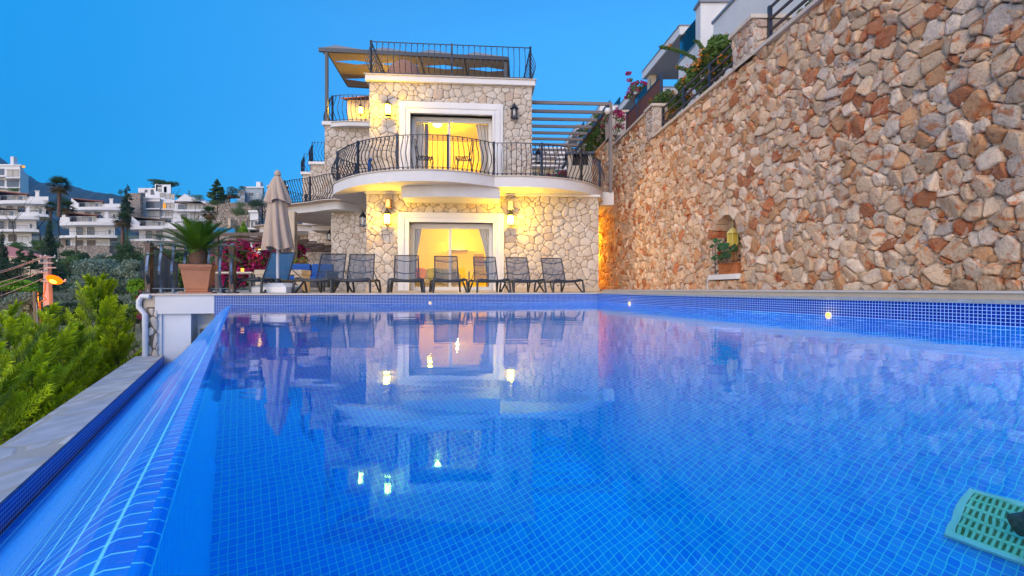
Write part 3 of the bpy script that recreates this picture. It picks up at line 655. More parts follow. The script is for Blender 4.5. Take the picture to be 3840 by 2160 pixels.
def cut_wall(mb,a0,a1,z0,z1,h,b0=.004,b1=.35):
    mb.box(a0,b0,z0,h[0],b1,z1); mb.box(h[2],b0,z0,a1,b1,z1); mb.box(h[0],b0,h[3],h[2],b1,z1)
cut_wall(mb,aL,aR,ZD-.1,ZS0,go); cut_wall(mb,UL,UR,ZS1,ZR-.02,uo)
mb.box(aL,.35,ZD-.1,aL+.3,4.3,ZS0); mb.box(aR-.3,.35,ZD-.1,aR,9,ZS0)
mb.box(UL,.35,ZS1,UL+.3,3.9,ZR-.02); mb.box(UR-.3,.35,ZS1,UR,9,ZR-.02)
mb.build('wall',M['mortar_light'],VI)
# blocks stepping back to the left
B2,B3,B4=3.8,9.7,11.7
blocks=[(a_of(1243,B2),B2,.05,0,a_of(1218,B2),.2,B3),(a_of(1157,B3),B3,a_of(1243,B2)+.1,0,a_of(1165,B3),a_of(1218,B2)+.1,B4),(a_of(1137,B4)-.3,B4,a_of(1157,B3)+.1,0,a_of(1135,B4),a_of(1165,B3)+.1,16)]
zt_=[ZR-.03,z_of(1190,618,B3),z_of(1150,655,B4)]
for i,(l0,b,l1,_,u0,u1,bb) in enumerate(blocks):
    wall_face(l0,b,ZD,l1,ZS0,41+i); wall_face(u0,b,ZS1,u1,zt_[i],51+i)
    m_=hb(); m_.box(l0,b+.004,ZD-.1,l1,bb,ZS0); m_.box(u0,b+.004,ZS1,u1,bb,zt_[i]); m_.build('wall',M['mortar_light'],VI)
    m_=hb(); m_.box(u0-.08,b-.1,zt_[i],u1,bb,zt_[i]+.14); m_.build('roof_coping',M['white_trim'],VI,bevel=.01)
    V,F_,Cc=stones(bb-b-.3,ZS0-ZD,.4,61+i,.02,.025,cols=col_house,rounding=1)
    stone_obj('stone_facing',V,F_,Cc,lambda u,v,n,b=b,l0=l0:(HA.x+uu.x*(l0-n)+vv_.x*(bb_-u),HA.y+uu.y*(l0-n)+vv_.y*(bb_-u),ZD+v) if False else tuple((HA.x+uu.x*(l0-n)+vv_.x*(b+u),HA.y+uu.y*(l0-n)+vv_.y*(b+u),ZD+v)),M['stone_house'],VI)
m_=hb(); m_.box(UL-.1,-.12,ZR-.02,UR+.09,9,ZR+.14); m_.build('roof_coping',M['white_trim'],VI,bevel=.012)
m_=hb(); m_.box(UL-.13,-.15,ZR+.142,UR+.12,9,ZR+.17); m_.build('roof_capping',M['cap'],VI)
# door surrounds: stepped mouldings
def surround(o,h,name):
    m_=hb(); w=(h[2]-h[0]-(o[2]-o[0]))/2
    for k,(t,d) in enumerate(((1.0,.05),(.72,.075),(.45,.055),(.2,.085))):
        a0=o[0]-w*t; a1=o[2]+w*t; z1=o[3]+(h[3]-o[3])*t
        t2=(.72,.45,.2,.0)[k]; c0=o[0]-w*t2; c1=o[2]+w*t2; z2=o[3]+(h[3]-o[3])*t2
        m_.box(a0,-d-.03,o[1]+.02,c0,.02,z1); m_.box(c1,-d-.03,o[1]+.02,a1,.02,z1); m_.box(c0,-d-.03,z2,c1,.02,z1)
    m_.box(o[0]-.02,.02,o[1],o[0],.36,o[3]); m_.box(o[2],.02,o[1],o[2]+.02,.36,o[3]); m_.box(o[0],.02,o[3],o[2],.36,o[3]+.02)
    return m_.build(name,M['white_trim'],VI,bevel=.004)
surround(go,gd,'door_surround'); surround(uo,ud,'door_surround')
def sliding(o,mid,b,z0,label):
    d=hb(); f=.06
    d.box(o[0],b,o[3]-.09,o[2],b+.12,o[3]); d.box(o[0],b,z0,o[2],b+.12,z0+.07); d.box(o[0],b+.0,z0,o[0]+.05,b+.12,o[3]); d.box(o[2]-.05,b,z0,o[2],b+.12,o[3])
    D=d.build('sliding_door',M['frame_white'],VI,label=label)
    for j,(s0,s1,bb) in enumerate(((o[0]+.05,mid+.04,b+.07),(mid-.04,o[2]-.05,b+.02))):
        m_=hb(); m_.box(s0,bb,z0+.07,s0+f,bb+.04,o[3]-.09); m_.box(s1-f,bb,z0+.07,s1,bb+.04,o[3]-.09); m_.box(s0+f,bb,o[3]-.09-f,s1-f,bb+.04,o[3]-.09); m_.box(s0+f,bb,z0+.07,s1-f,bb+.04,z0+.14)
        m_.build('sash_frame',M['frame_white'],D)
        hb().box(s0+f,bb+.015,z0+.14,s1-f,bb+.025,o[3]-.09-f).build('glass_pane',M['pane'],D)
sliding(go,a_of(1688,.2),.18,ZD,'ground floor sliding glass door with a yellow lit living room behind')
sliding(uo,a_of(1684,.2),.18,ZS1+.02,'upper floor sliding glass door with a yellow lit bedroom behind')
# rooms behind the doors
def room(a0,a1,b0,b1,z0,z1,name):
    m_=hb(); t=.05
    m_.box(a0-t,b0,z0,a0,b1,z1); m_.box(a1,b0,z0,a1+t,b1,z1); m_.box(a0-t,b1,z0,a1+t,b1+t,z1); m_.box(a0-t,b0,z1,a1+t,b1+t,z1+t); m_.box(a0-t,b0,z0-t,a1+t,b1+t,z0)
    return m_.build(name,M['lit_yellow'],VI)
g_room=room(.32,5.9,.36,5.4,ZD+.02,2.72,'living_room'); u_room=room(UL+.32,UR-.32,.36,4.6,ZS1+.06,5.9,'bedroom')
m_=hb(); m_.box(1.2,5.32,ZD+.02,2.1,5.38,2.0); m_.box(3.55,4.2,ZD+.02,3.62,5.38,2.72); m_.build('interior_wall_panel',M['lit_yellow'],g_room)
def curtain(a0,a1,b,z0,z1,mt,tied=None,par=VI,name='curtain'):
    n=26; m_=hb()
    def f(s,t):
        z=z0+(z1-z0)*t; k=1
        if tied: k=1-(1-tied)*math.sin(min(1,(1-t)*1.25)*math.pi/2)
        a=a0+(a1-a0)*s*k if tied is None or a1>a0 else a0+(a1-a0)*s*k
        return (a,b+.035*math.sin(s*n*.9)+.01*math.sin(s*50),z)
    m_.grid(f,60,10); return m_.build(name,mt,par)
M['curtain_white']=mat('white_curtain',(.72,.66,.60),.9); M['curtain_taupe']=mat('taupe_curtain',(.36,.30,.30),.9)
curtain(go[0]+.06,go[0]+.34,.42,ZD+.05,go[3]-.05,M['curtain_white'],.25); curtain(go[2]-.06,go[2]-.46,.42,ZD+.05,go[3]-.05,M['curtain_white'],.2)
curtain(go[2]-.02,go[2]-.28,.50,ZD+.05,.9,M['curtain_taupe'],.5)
curtain(uo[0]+.06,uo[0]+.36,.42,ZS1+.08,uo[3]-.1,M['curtain_white']); curtain(uo[0]+.36,uo[0]+.48,.45,ZS1+.08,uo[3]-.1,M['curtain_taupe']); curtain(uo[2]-.06,uo[2]-.5,.42,ZS1+.08,uo[3]-.1,M['curtain_white'],.6)
# ---------------------------------------------------------------- balcony slabs (outline measured off the fascia)
L1=[(-5.30,15.2),(-5.62,14.5),(-5.50,13.93),(-5.15,13.47),(-4.51,12.84),(-3.89,12.46),(-3.18,12.21),(-2.38,12.13),(-1.76,12.21),(-1.14,12.42),(-.49,12.86),(.10,12.83),(.69,12.90),(1.28,13.04),(1.90,13.38),(2.31,13.72),(2.65,14.17),(2.94,14.74)]
def smooth(p,n=2,closed=False):
    for _ in range(n):
        q=[p[0]]
        for i in range(len(p)-1):
            a,b=p[i],p[i+1]
            q+=[(a[0]*.75+b[0]*.25,a[1]*.75+b[1]*.25),(a[0]*.25+b[0]*.75,a[1]*.25+b[1]*.75)]
        q.append(p[-1]); p=q
    return p
S1=smooth(L1[:11],2)+smooth(L1[10:],2)[1:]
L0=[(-5.6,17.6),(-6.0,16.75),(-6.22,16.45),(-6.55,16.5),(-6.9,16.68),(-7.32,16.97),(-7.82,17.2),(-8.49,17.5),(-9.1,17.95),(-9.5,18.7),(-9.3,19.8),(-8.0,21.0)]
S0=smooth(L0,2)
Lm=[(-9.0,23.2),(-10.35,22.75),(-11.2,22.6),(-12.2,22.8),(-13.0,23.3),(-13.3,24.2),(-12.8,25.5),(-11,26.5)]
Sm=smooth(Lm,2)
back=[tuple((HM@Vector((a,b,0))).xy) for a,b in ((aR,.6),(aR,9.2),(-2,9.2),(-4,12),(-4,8.5),(-3.2,6.5),(-2.6,4.6))]
def slab(path,closing,name,z0=ZS0,z1=ZS1):
    poly=list(path)+closing
    m_=MB(); m_.prism(poly,z0,z1-.028); o=m_.build(name,M['white'],VI)
    # thin stone capping that oversails the fascia
    m_=MB(); c=Vector((sum(p[0] for p in path)/len(path),sum(p[1] for p in path)/len(path)))
    out=[]; inn=[]
    for i,p in enumerate(path):
        a=Vector(path[max(i-1,0)]); b=Vector(path[min(i+1,len(path)-1)]); t=(b-a).normalized(); n_=Vector((t.y,-t.x))
        out.append((p[0]+n_.x*.03,p[1]+n_.y*.03)); inn.append((p[0]-n_.x*.32,p[1]-n_.y*.32))
    for i in range(len(path)-1):
        m_.prism([out[i],out[i+1],inn[i+1],inn[i]],z1-.026,z1)
    m_.build('slab_capping',M['cap'],o); return o
xR=tuple((HM@Vector((aR,1.0,0))).xy)
slab(S1,[(3.0,15.1),tuple((HM@Vector((aR,5.,0))).xy),tuple((HM@Vector((-.1,5.,0))).xy),(-4.6,16.2),(-5.3,16.4)],'balcony_slab')
slab(S0,[tuple((HM@Vector((-3.4,9,0))).xy),tuple((HM@Vector((-.2,9.,0))).xy),tuple((HM@Vector((-.2,2.0,0))).xy)],'balcony_slab',ZS0+.004,ZS1-.003)
slab(Sm,[tuple((HM@Vector((-4.5,16,0))).xy),tuple((HM@Vector((-3,9.6,0))).xy)],'balcony_slab',ZS0+.008,ZS1-.006)
# floors over the back
m_=hb(); m_.box(-4.6,7.5,ZS0+.012,aR,16,ZS1-.01); m_.build('upper_floor_slab',M['white'],VI)
# squared concrete bracket by the boulder wall
MB().box(2.9,15.1,2.78,3.38,15.6,3.21).build('balcony_bracket',M['white_trim'],VI,bevel=.008)
MB().box(3.0,15.6,2.85,3.36,21,3.2).build('balcony_side_beam',M['white'],VI)
# lowered white box with a curved front above the ground door
a0,a1=a_of(1503,-.9),a_of(1876,-.9)
bow=[(a0+(a1-a0)*i/16,-.78-.25*math.sin(math.pi*i/16)) for i in range(17)]
m_=hb(); m_.prism(bow+[(a1,.0),(a0,.0)],2.56,ZS0-.003); m_.build('soffit_box',M['white'],VI)
# cornice line under the soffit
m_=hb(); m_.box(-.02,-.10,ZS0-.07,a0-.01,.0,ZS0-.005); m_.box(a1+.01,-.10,ZS0-.07,aR+.02,.0,ZS0-.005); m_.build('soffit_cornice',M['white_trim'],VI)
m_=hb(); m_.box(a_of(1185,8.2),7.6,2.66,a_of(1243,8.2)+.4,8.6,ZS0-.004); m_.build('soffit_box',M['white'],VI)
# terrace columns under the left slabs
for (px,Yc,w_) in ((1098,17.0,.24),(1031,20.5,.18)):
    p=P(px,1000,Yc); MB().box(p.x-w_/2,Yc-w_/2,ZD-.0,p.x+w_/2,Yc+w_/2,ZS0).build('terrace_column',M['cream'],VI,bevel=.01)
# plinth and threshold
m_=hb(); m_.box(aL-.02,-.035,ZD,gd[0]-.02,.0,ZD+.12); m_.box(gd[2]+.02,-.035,ZD,aR+.02,.0,ZD+.12); m_.box(gd[0]-.05,-.35,ZD,gd[2]+.05,-.0,ZD+.03); m_.build('plinth',M['cream'],VI)
# ---------------------------------------------------------------- railings with bellied balusters
def baluster_mb(h,belly=.13,r=.0095,collar=True):
    z=[0,.05,.12,.20,.30,.38,.45,.54,.66,.80,.90,1.0]; n_=[0,0,.02,.30,.72,.95,1.0,.93,.66,.28,.08,0]
    m_=MB(); m_.tube([(0,-belly*b_,a_*h) for a_,b_ in zip(z,n_)],r,4,smooth=False)
    if collar: m_.tube([(0,0,.035*h),(0,0,.085*h)],r*2.0,6); m_.tube([(0,0,.93*h),(0,0,.97*h)],r*1.7,4)
    return m_
BAL={}
def path_pts(path,step):
    P_=[Vector(p) for p in path]; L_=[0]
    for a,b in zip(P_[:-1],P_[1:]): L_.append(L_[-1]+(b-a).length)
    n=max(1,int(round(L_[-1]/step))); out=[]
    for k in range(n+1):
        s=L_[-1]*k/n; i=max(j for j in range(len(L_)) if L_[j]<=s+1e-9); i=min(i,len(P_)-2)
        t=(s-L_[i])/max(L_[i+1]-L_[i],1e-9); p=P_[i].lerp(P_[i+1],t); d=(P_[min(i+2,len(P_)-1)]-P_[max(i-1,0)]).normalized()
        out.append((p,d,s))
    return out,L_[-1]
def railing(path,z0,h,parent,name='balcony_railing',step=.135,post_step=1.35,mt='iron',belly=.16,label=None,r=.0125,posts=True):
    """path runs so that the outside is on its right hand; one railing part with balusters and posts below it"""
    m_=MB(); pts,Lt=path_pts(path,.12)
    lwr=MB()
    for (p,_,_),(q,_,_) in zip(pts[:-1],pts[1:]): m_.bar((p.x,p.y,z0+h),(q.x,q.y,z0+h),.034,.014); lwr.bar((p.x,p.y,z0+.085),(q.x,q.y,z0+.085),.02,.014)
    o=m_.build(name,M[mt],parent,label=label); off=WL[o]; lwr.build('bottom_rail',M[mt],o)
    key=(round(h,2),belly,mt,r)
    bp,_=path_pts(path,step)
    for (p,d,s) in bp[:]:
        k=s/post_step
        if key not in BAL:
            b=baluster_mb(h-.01,belly,r).build('baluster',M[mt],o,local=True); BAL[key]=b
        else: b=BAL[key].copy(); C.objects.link(b); b.parent=o
        b.location=Vector((p.x,p.y,z0))-off; b.rotation_euler=(0,0,math.atan2(d.y,d.x))
    if posts:
        pp,_=path_pts(path,post_step)
        for (p,d,s) in pp:
            b=MB().box(-.028,-.028,0,.028,.028,h+.035).build('post',M[mt],o,local=True); b.location=Vector((p.x,p.y,z0))-off; b.rotation_euler=(0,0,math.atan2(d.y,d.x))
    return o
def inset(path,d):
    out=[]
    for i,p in enumerate(path):
        a=Vector(path[max(i-1,0)]); b=Vector(path[min(i+1,len(path)-1)]); t=(b-a).normalized(); n_=Vector((t.y,-t.x)); out.append((p[0]-n_.x*d,p[1]-n_.y*d))
    return out
railing(inset(S1,.10),ZS1,.95,VI,label='long wavy wrought iron railing of the main upper balcony')
railing(inset(S0,.10),ZS1,.95,VI,label='wrought iron railing of the curved balcony behind the parasol')
railing(inset(Sm,.10),ZS1,.95,VI,step=.18,label='wrought iron railing of the farthest curved balcony')
# roof terrace railing
r0=[tuple((HM@Vector((UL+.05,6,0))).xy),tuple((HM@Vector((UL+.05,.0,0))).xy)]; r1=[r0[1],tuple((HM@Vector((UR-.05,.0,0))).xy)]; r2=[r1[1],tuple((HM@Vector((UR-.05,5,0))).xy)]
railing(r0,ZR+.17,1.0,VI,'roof_railing',step=.18,post_step=2.4,label='side railing of the roof terrace, left end')
railing(r1,ZR+.17,1.0,VI,'roof_railing',step=.171,post_step=2.43,label='front railing of the roof terrace')
railing(r2,ZR+.17,1.0,VI,'roof_railing',step=.18,post_step=2.4,label='side railing of the roof terrace, right end')
# left terrace at the awning post: curved coping and railing
LT=smooth([tuple((HM@Vector(q)).xy) for q in ((a_of(1240,8),8,0),(a_of(1222,5.5),5.5,0),(a_of(1222,3.75),3.75,0),(a_of(1290,3.5),3.5,0),(a_of(1385,3.5),3.5,0))],2)
slab(LT,[tuple((HM@Vector((0.2,8,0))).xy)],'side_terrace_slab',z_of(1300,474,3.6),z_of(1300,456,3.6))
ZT=z_of(1300,456,3.6)
for o in list(VI.children):
    pass
railing(inset(LT,.08),ZT,1.0,VI,'terrace_railing',step=.16,label='curved wrought iron railing beside the awning post')
tB3=[tuple((HM@Vector(q)).xy) for q in ((a_of(1172,B3+2),B3+2,0),(a_of(1170,B3),B3+.02,0),(a_of(1218,B3),B3+.02,0))]
railing(tB3,zt_[1]+.14,1.0,VI,'terrace_railing',step=.17,label='railing on the second stepped roof terrace')
tB4=[tuple((HM@Vector(q)).xy) for q in ((a_of(1140,B4+2),B4+2,0),(a_of(1140,B4),B4+.02,0),(a_of(1165,B4),B4+.02,0))]
railing(tB4,zt_[2]+.14,1.0,VI,'terrace_railing',step=.17,label='railing on the lowest stepped roof terrace at the far left of the villa')
# warm lit wall with red tiles at the side terrace
pA=[a_of(1303,5.6),a_of(1400,5.6)]
m_=hb(); m_.box(pA[0],5.6,ZT,pA[1]+.5,6.0,z_of(1330,375,5.6)); m_.build('lit_terrace_wall',M['cream'],VI)
m_=hb(); m_.add([(pA[0]-.25,5.3,z_of(1330,378,5.6)-.02),(pA[1]+.6,5.3,z_of(1330,362,5.6)),(pA[1]+.6,6.6,z_of(1330,362,5.6)+.35),(pA[0]-.1,6.6,z_of(1330,378,5.6)+.3)],[(0,1,2,3)]); m_.build('tiled_roof',mat('red_roof_tile',(.34,.12,.07),.8,noise=(9,.35)),VI)
# ---------------------------------------------------------------- wall lanterns
LG={}
def lantern(px,py,b,lit,label,power=16,side=0,size=1.25):
    """side 0: on a wall facing the pool; 1: on a wall facing right"""
    a=a_of(px,b); z=z_of(px,py,b)
    if side==0: c=HM@Vector((a,b-.17,z)); wallp=HM@Vector((a,b-.03,z+.16))
    else: c=HM@Vector((a+.17,b,z)); wallp=HM@Vector((a+.0,b,z+.16))
    t=thing('wall_lantern',label,'lantern',c,group='wall lanterns on the villa')
    h=.34*size; r=.075*size; m_=MB()
    m_.lathe([(r*1.25,-h*.35),(r*1.25,-h*.31),(r*.9,-h*.31)],c,6,smooth=False); m_.lathe([(r*1.15,-h*.42),(r*.4,-h*.45),(.0,-h*.5)],c,6,smooth=False); m_.lathe([(r*1.2,-h*.42),(r*1.2,-h*.38)],c,6,smooth=False)
    for k in range(6):
        q=2*math.pi*k/6; m_.bar((c[0]+r*1.15*math.cos(q),c[1]+r*1.15*math.sin(q),c[2]-h*.38),(c[0]+r*1.15*math.cos(q),c[1]+r*1.15*math.sin(q),c[2]+h*.28),.010,.010)
    m_.lathe([(r*1.5,h*.27),(r*1.1,h*.36),(r*.6,h*.5),(r*.3,h*.62),(r*.1,h*.7),(0,h*.8)],c,6,smooth=False)
    m_.build('lantern_frame',M['iron'],t)
    m_=MB(); g=Vector(wallp); m_.tube([g,g.lerp(c,.3)+Vector((0,0,.16)),g.lerp(c,.8)+Vector((0,0,.19)),Vector(c)+Vector((0,0,h*.75))],.011,6)
    wv=Vector((c[0]-g.x,c[1]-g.y,0)).normalized(); m_.tube([g-wv*.005,g+wv*.02],.05,10); m_.build('bracket',M['iron'],t)
    MB().lathe([(r*.95,-h*.37),(r*.95,h*.27)],c,6,smooth=False).build('lantern_glass',M['lantern_glow'] if lit else M['pane'],t)
    MB().lathe([(.004,-h*.22),(.026*size,-h*.12),(.03*size,0),(.018*size,.08*size),(.006,.10*size)],c,10).build('bulb',M['amber'] if lit else M['frame_white'],t)
    if lit:
        l=bpy.data.lights.new('lantern_light','POINT'); l.energy=power*2.4; l.color=(1,.58,.02); l.shadow_soft_size=.045
        lo_=bpy.data.objects.new('lantern_light',l); C.objects.link(lo_); lo_.parent=t; lo_.location=(Vector((c[0]-wallp.x,c[1]-wallp.y,0)).normalized()*.165+Vector((0,0,.02)))
    return t
lantern(1455,822,0,1,'lit wall lantern left of the ground floor sliding door',26)
lantern(1913,826,0,1,'lit wall lantern right of the ground floor sliding door, the brightest on the villa',46)
lantern(1458,418,0,1,'lit wall lantern left of the upper sliding door',34)
lantern(1927,430,0,0,'unlit black wall lantern right of the upper sliding door')
lantern(1366,830,1.2,0,'unlit lantern on the recessed wall edge at the left corner of the ground floor',side=0)
lantern(1240,888,B2+3.0,0,'unlit lantern on the farther recessed ground floor wall')
lantern(1356,420,5.5,1,'lit lantern behind the railing of the side terrace by the awning post',22)
lantern(1144,950,B4+.4,1,'small lit lantern on the farthest ground floor wall behind the blue sofas',16)
lantern(1999,590,.9,0,'unlit lantern on the side wall of the upper storey facing the pergola',side=1)
LS=lantern(2248,560,0,1,'lit lantern on the side wall of the ground floor facing the boulder wall',95,side=1)
LS.location=HM@Vector((aR+.17,4.2,1.7)); [setattr(c_.data,'color',(1,.40,.02)) for c_ in LS.children if c_.type=='LIGHT']
# speakers above the two lower lanterns
def speaker(px,py,label,mt,g):
    a=a_of(px,-.1); c=HM@Vector((a,-.14,z_of(px,py,-.1))); t=thing('outdoor_speaker',label,'speaker',c,group=g)
    T=Matrix.Translation(c)@Matrix.Rotation(th,4,'Z'); MB(T).box(-.075,-.09,-.135,.075,.10,.135).build('cabinet',mt,t,bevel=.015)
    MB(T).box(-.055,-.098,-.11,.055,-.091,.11).build('grille',M['cap'],t)
speaker(1458,764,'wooden fronted loudspeaker above the left lit lantern of the ground floor',mat('speaker_wood',(.36,.19,.08),.6,noise=(12,.3)),'loudspeakers over the lanterns')
speaker(1914,771,'pale loudspeaker above the right lit lantern of the ground floor',M['cap'],'loudspeakers over the lanterns')
# interior lamps
def pt(a,b,z,e,col=(1,.64,.02),r=.08,name='room_light'):
    l=bpy.data.lights.new(name,'POINT'); l.energy=e*1.9; l.color=col; l.shadow_soft_size=r; o=bpy.data.objects.new(name,l); C.objects.link(o); o.location=HM@Vector((a,b,z)); return o
def ceiling_lamp(a,b,z,e,label,r=.16):
    c=HM@Vector((a,b,z)); t=thing('ceiling_lamp',label,'lamp',c,group='lamps inside the villa rooms')
    MB().lathe([(.0,-.07),(r*.7,-.06),(r,-.01),(r,.02)],c,20).build('lamp_shade',lamp_mat('glowing_shade',(1,.80,.35),6),t); MB().lathe([(r*1.05,.02),(r*1.05,.04),(0,.045)],c,20).build('lamp_plate',M['white_trim'],t)
    o=pt(a,b,z-.16,e); return t
ceiling_lamp(a_of(1797,1.8),1.8,2.66,165,'lit ceiling lamp in the living room at the top right of the ground door')
ceiling_lamp(a_of(1640,2.6),2.6,5.84,185,'lit ceiling lamp in the bedroom behind the upper door')
pt(1.5,3.5,2.2,16); pt(4.2,3.6,4.2,16)  # added fill lights for both rooms, no lamp stands there
# living room furniture
M['sofa']=mat('grey_sofa',(.33,.32,.32),.9,noise=(20,.2)); 
c=HM@Vector((1.6,2.2,ZD)); t=thing('sofa','grey sofa with its back to the lit living room wall, seen behind the middle loungers','sofa',c)
m_=hb(); m_.box(.7,1.9,.02,2.6,2.8,.32); m_.build('seat',M['sofa'],t,bevel=.04); m_=hb(); m_.box(.7,2.7,.1,2.6,2.95,.72); m_.build('backrest',M['sofa'],t,bevel=.05)
for a_ in (.6,2.5): hb().box(a_,1.85,ZD+.03,a_+.2,2.9,.52).build('armrest',M['sofa'],t,bevel=.04)
for nm,a_,cc,lb in (('cushion',1.2,(.42,.06,.05),'red cushion standing on the living room sofa'),('cushion',1.75,(.35,.38,.45),'grey blue cushion on the living room sofa next to the red one')):
    cm=mat('cushion_fabric',cc,.9,noise=(30,.2)); m_=MB(HM@Matrix.Translation((a_,2.55,.53))@Matrix.Rotation(-.25,4,'X')); m_.grid(lambda s,t:(.27*math.copysign(abs(math.cos(2*math.pi*s))**.5,math.cos(2*math.pi*s))*math.sin(math.pi*t)**.4,.09*math.sin(math.pi*t)**.3*(-1)**0*math.cos(math.pi*t),.22*math.copysign(abs(math.sin(2*math.pi*s))**.5,math.sin(2*math.pi*s))*math.sin(math.pi*t)**.4),24,10)
    m_.build(nm,cm,None,label=lb,cat='cushion',group='cushions on the living room sofa')
c=HM@Vector((a_of(1798,5.3),5.34,1.2)); t=thing('wall_picture','small colourful framed picture on the lit living room wall','picture',c)
T=Matrix.Translation(c)@Matrix.Rotation(th,4,'Z'); MB(T).box(-.22,-.02,-.24,.22,.0,.24).build('picture_frame',M['wood'],t); MB(T).box(-.18,-.026,-.20,.18,-.021,.20).build('canvas',mat('patterned_print',(.65,.5,.2),.8,noise=(9,.9,(.45,.12,.05))),t)
c=HM@Vector((a_of(1715,5.0),5.1,1.62)); t=thing('wall_uplighter','lit uplighter casting a fan of light on the living room wall','lamp',c,group='lamps inside the villa rooms')
T=Matrix.Translation(c)@Matrix.Rotation(th,4,'Z'); MB(T).box(-.35,-.05,-.04,.42,.24,.0).build('shelf_housing',M['wood'],t); MB(T).box(-.28,-.0,.001,.35,.2,.012).build('lamp_strip',M['amber_soft'],t)
pt(a_of(1715,5.0),5.0,1.74,14,(1,.8,.3),.05)
c=HM@Vector((3.3,3.0,ZD)); t=thing('dining_table','glass topped dark dining table inside the living room behind the loungers','table',c)
m_=hb(); m_.box(2.9,2.6,.62,4.3,3.4,.66); m_.build('tabletop',M['pane'],t)
for a_,b_ in ((2.95,2.65),(4.22,2.65),(2.95,3.3),(4.22,3.3)): hb().box(a_,b_,ZD+.02,a_+.05,b_+.05,.62).build('leg',M['dark'],t)
c=HM@Vector((2.35,3.6,.8)); t=thing('table_ornament','small white ring ornament on a thin stem behind the red cushion','ornament',c)
MB().tube([c-Vector((0,0,.9)),c+Vector((0,0,.35))],.008,6).build('stem',M['dark'],t); MB().tube([c+Vector((.08*math.cos(k*math.pi/8),0,.08*math.sin(k*math.pi/8))) for k in range(17)],.02,6).build('ring',M['frame_white'],t)
# bedroom: bed and small table lamp
c=HM@Vector((3.3,2.6,ZS1)); t=thing('bed','bed with wooden headboard in the lit upper bedroom, mostly hidden by the balcony','bed',c)
hb().box(2.4,2.2,ZS1+.1,4.2,4.2,ZS1+.55).build('mattress',M['curtain_white'],t,bevel=.05); hb().box(2.35,4.2,ZS1+.1,4.25,4.3,ZS1+1.15).build('headboard',M['wood'],t)
# ---------------------------------------------------------------- sun loungers
def slerp_pts(a,b,n): return [a.lerp(b,i/n) for i in range(n+1)]
def make_lounger(sl_mat):
    t=thing('sun_lounger','x','sun lounger',(0,0,0),group='sun loungers along the far pool edge')
    hw=.33; rt=.016
    # local: foot end at y=0 towards the pool, head end at y=1.9
    m_=MB()
    for s in (-1,1):
        m_.tube([(s*.29,.0,.26),(s*.30,.25,.275),(s*.30,.7,.25),(s*.30,1.1,.235),(s*.30,1.5,.25),(s*.30,1.85,.27)],rt,8)
    m_.tube([(-.29,1.85,.27),(.29,1.85,.27)],rt,8); m_.tube([(-.29,1.02,.235),(.29,1.02,.235)],rt*.8,6); m_.tube([(-.29,.02,.262),(-.15,.0,.238),(0,-.01,.228),(.15,0,.238),(.29,.02,.262)],rt,8)
    m_.build('side_frame',M['steel'],t)
    for y,sg in ((.06,1),(1.55,-1)):           # U shaped leg frames, splayed, with a brace
        for s in (-1,1):
            l=MB(); l.tube([(s*.27,y-.02*sg,.285),(s*.335,y,.268),(s*.345,y-.01*sg,.20),(s*.36,y-.05*sg,.008)],.023,8); l.tube([(s*.36,y-.05*sg,.008),(s*.345,y+.05*sg,.008),(s*.30,y+.40*sg,.245)],.020,6)
            l.build('leg',M['steel'],t)
        l=MB(); l.tube([(-.30,y,.288),(-.15,y,.262),(0,y,.252),(.15,y,.262),(.30,y,.288)],.019,8); l.build('cross_bar',M['steel'],t)
    m_=MB(); m_.grid(lambda s,q:(-.275+.55*s,.02+1.0*q,.272-.035*math.sin(math.pi*s)-.02*math.sin(math.pi*q)+.004*math.sin(q*40)),8,14); m_.build('seat_sling',sl_mat,t)
    # backrest raised
    ang=R(63); bl=.66; y0=1.02; z0=.255
    f=lambda s,q:(s*(.272-.012*q),y0+math.cos(ang)*bl*q,z0+math.sin(ang)*bl*q)
    m_=MB()
    for s in (-1,1): m_.tube([f(s,0),f(s,.5),f(s,1)],.014,8)
    m_.tube([f(-1,1),f(1,1)],.011,8); bk=m_.build('backrest_frame',M['steel'],t)
    for q in (.36,.84):
        l=MB(); p=Vector(f(-1,q)); r_=Vector(f(1,q)); l.tube([p.lerp(r_,k/8)+Vector((0,.03*math.sin(math.pi*k/8),-.045*math.sin(math.pi*k/8))) for k in range(9)],.010,6); l.build('back_brace',M['steel'],bk)
    m_=MB(); m_.grid(lambda s,q:Vector(f(2*s-1,q))+Vector((0,.025*math.sin(math.pi*s),0)),8,10); m_.build('back_sling',sl_mat,t)
    for s in (-1,1):
        l=MB(); l.tube([f(s*.98,.42),(s*.28,1.62,.27)],.009,6); l.build('support_strut',M['steel'],t)
    return t
def row(px):
    k=(px-1920)/FPX; Y=9.72/(1-.28*k); return (k*Y,Y)
LO=[(903,-4,'blue','blue sun lounger between the potted cycad and the closed parasol'),(1169,4,'','sun lounger just right of the closed parasol, in front of the blue sofas'),(1316,9,'','sun lounger in front of the stone corner left of the lit lantern'),
    (1523,12.5,'','sun lounger standing square to the pool before the left edge of the ground door'),(1690,12.5,'','sun lounger before the middle of the ground floor glass door'),
    (1853,12.5,'','sun lounger before the right edge of the ground floor glass door'),(1988,12.5,'','sun lounger before the stone wall right of the door, second from the row end'),(2134,12.5,'','last sun lounger of the row, nearest to the boulder wall')]
protoB=make_lounger(M['sling_sky_tint']); protoG=make_lounger(M['sling'])
for i,(px,rz,kind,lab) in enumerate(LO):
    X,Y=row(px)
    if kind: o=protoB; o.location=(X+.05,Y-.05,ZD)
    elif i==1: o=protoG; o.location=(X,Y,ZD)
    else: o=copy_tree(protoG,None,(X,Y,ZD))
    o.rotation_euler=(0,0,R(rz)); o['label']=lab
for s in [c for c in protoB.children if c.name.startswith('side_frame')]: pass
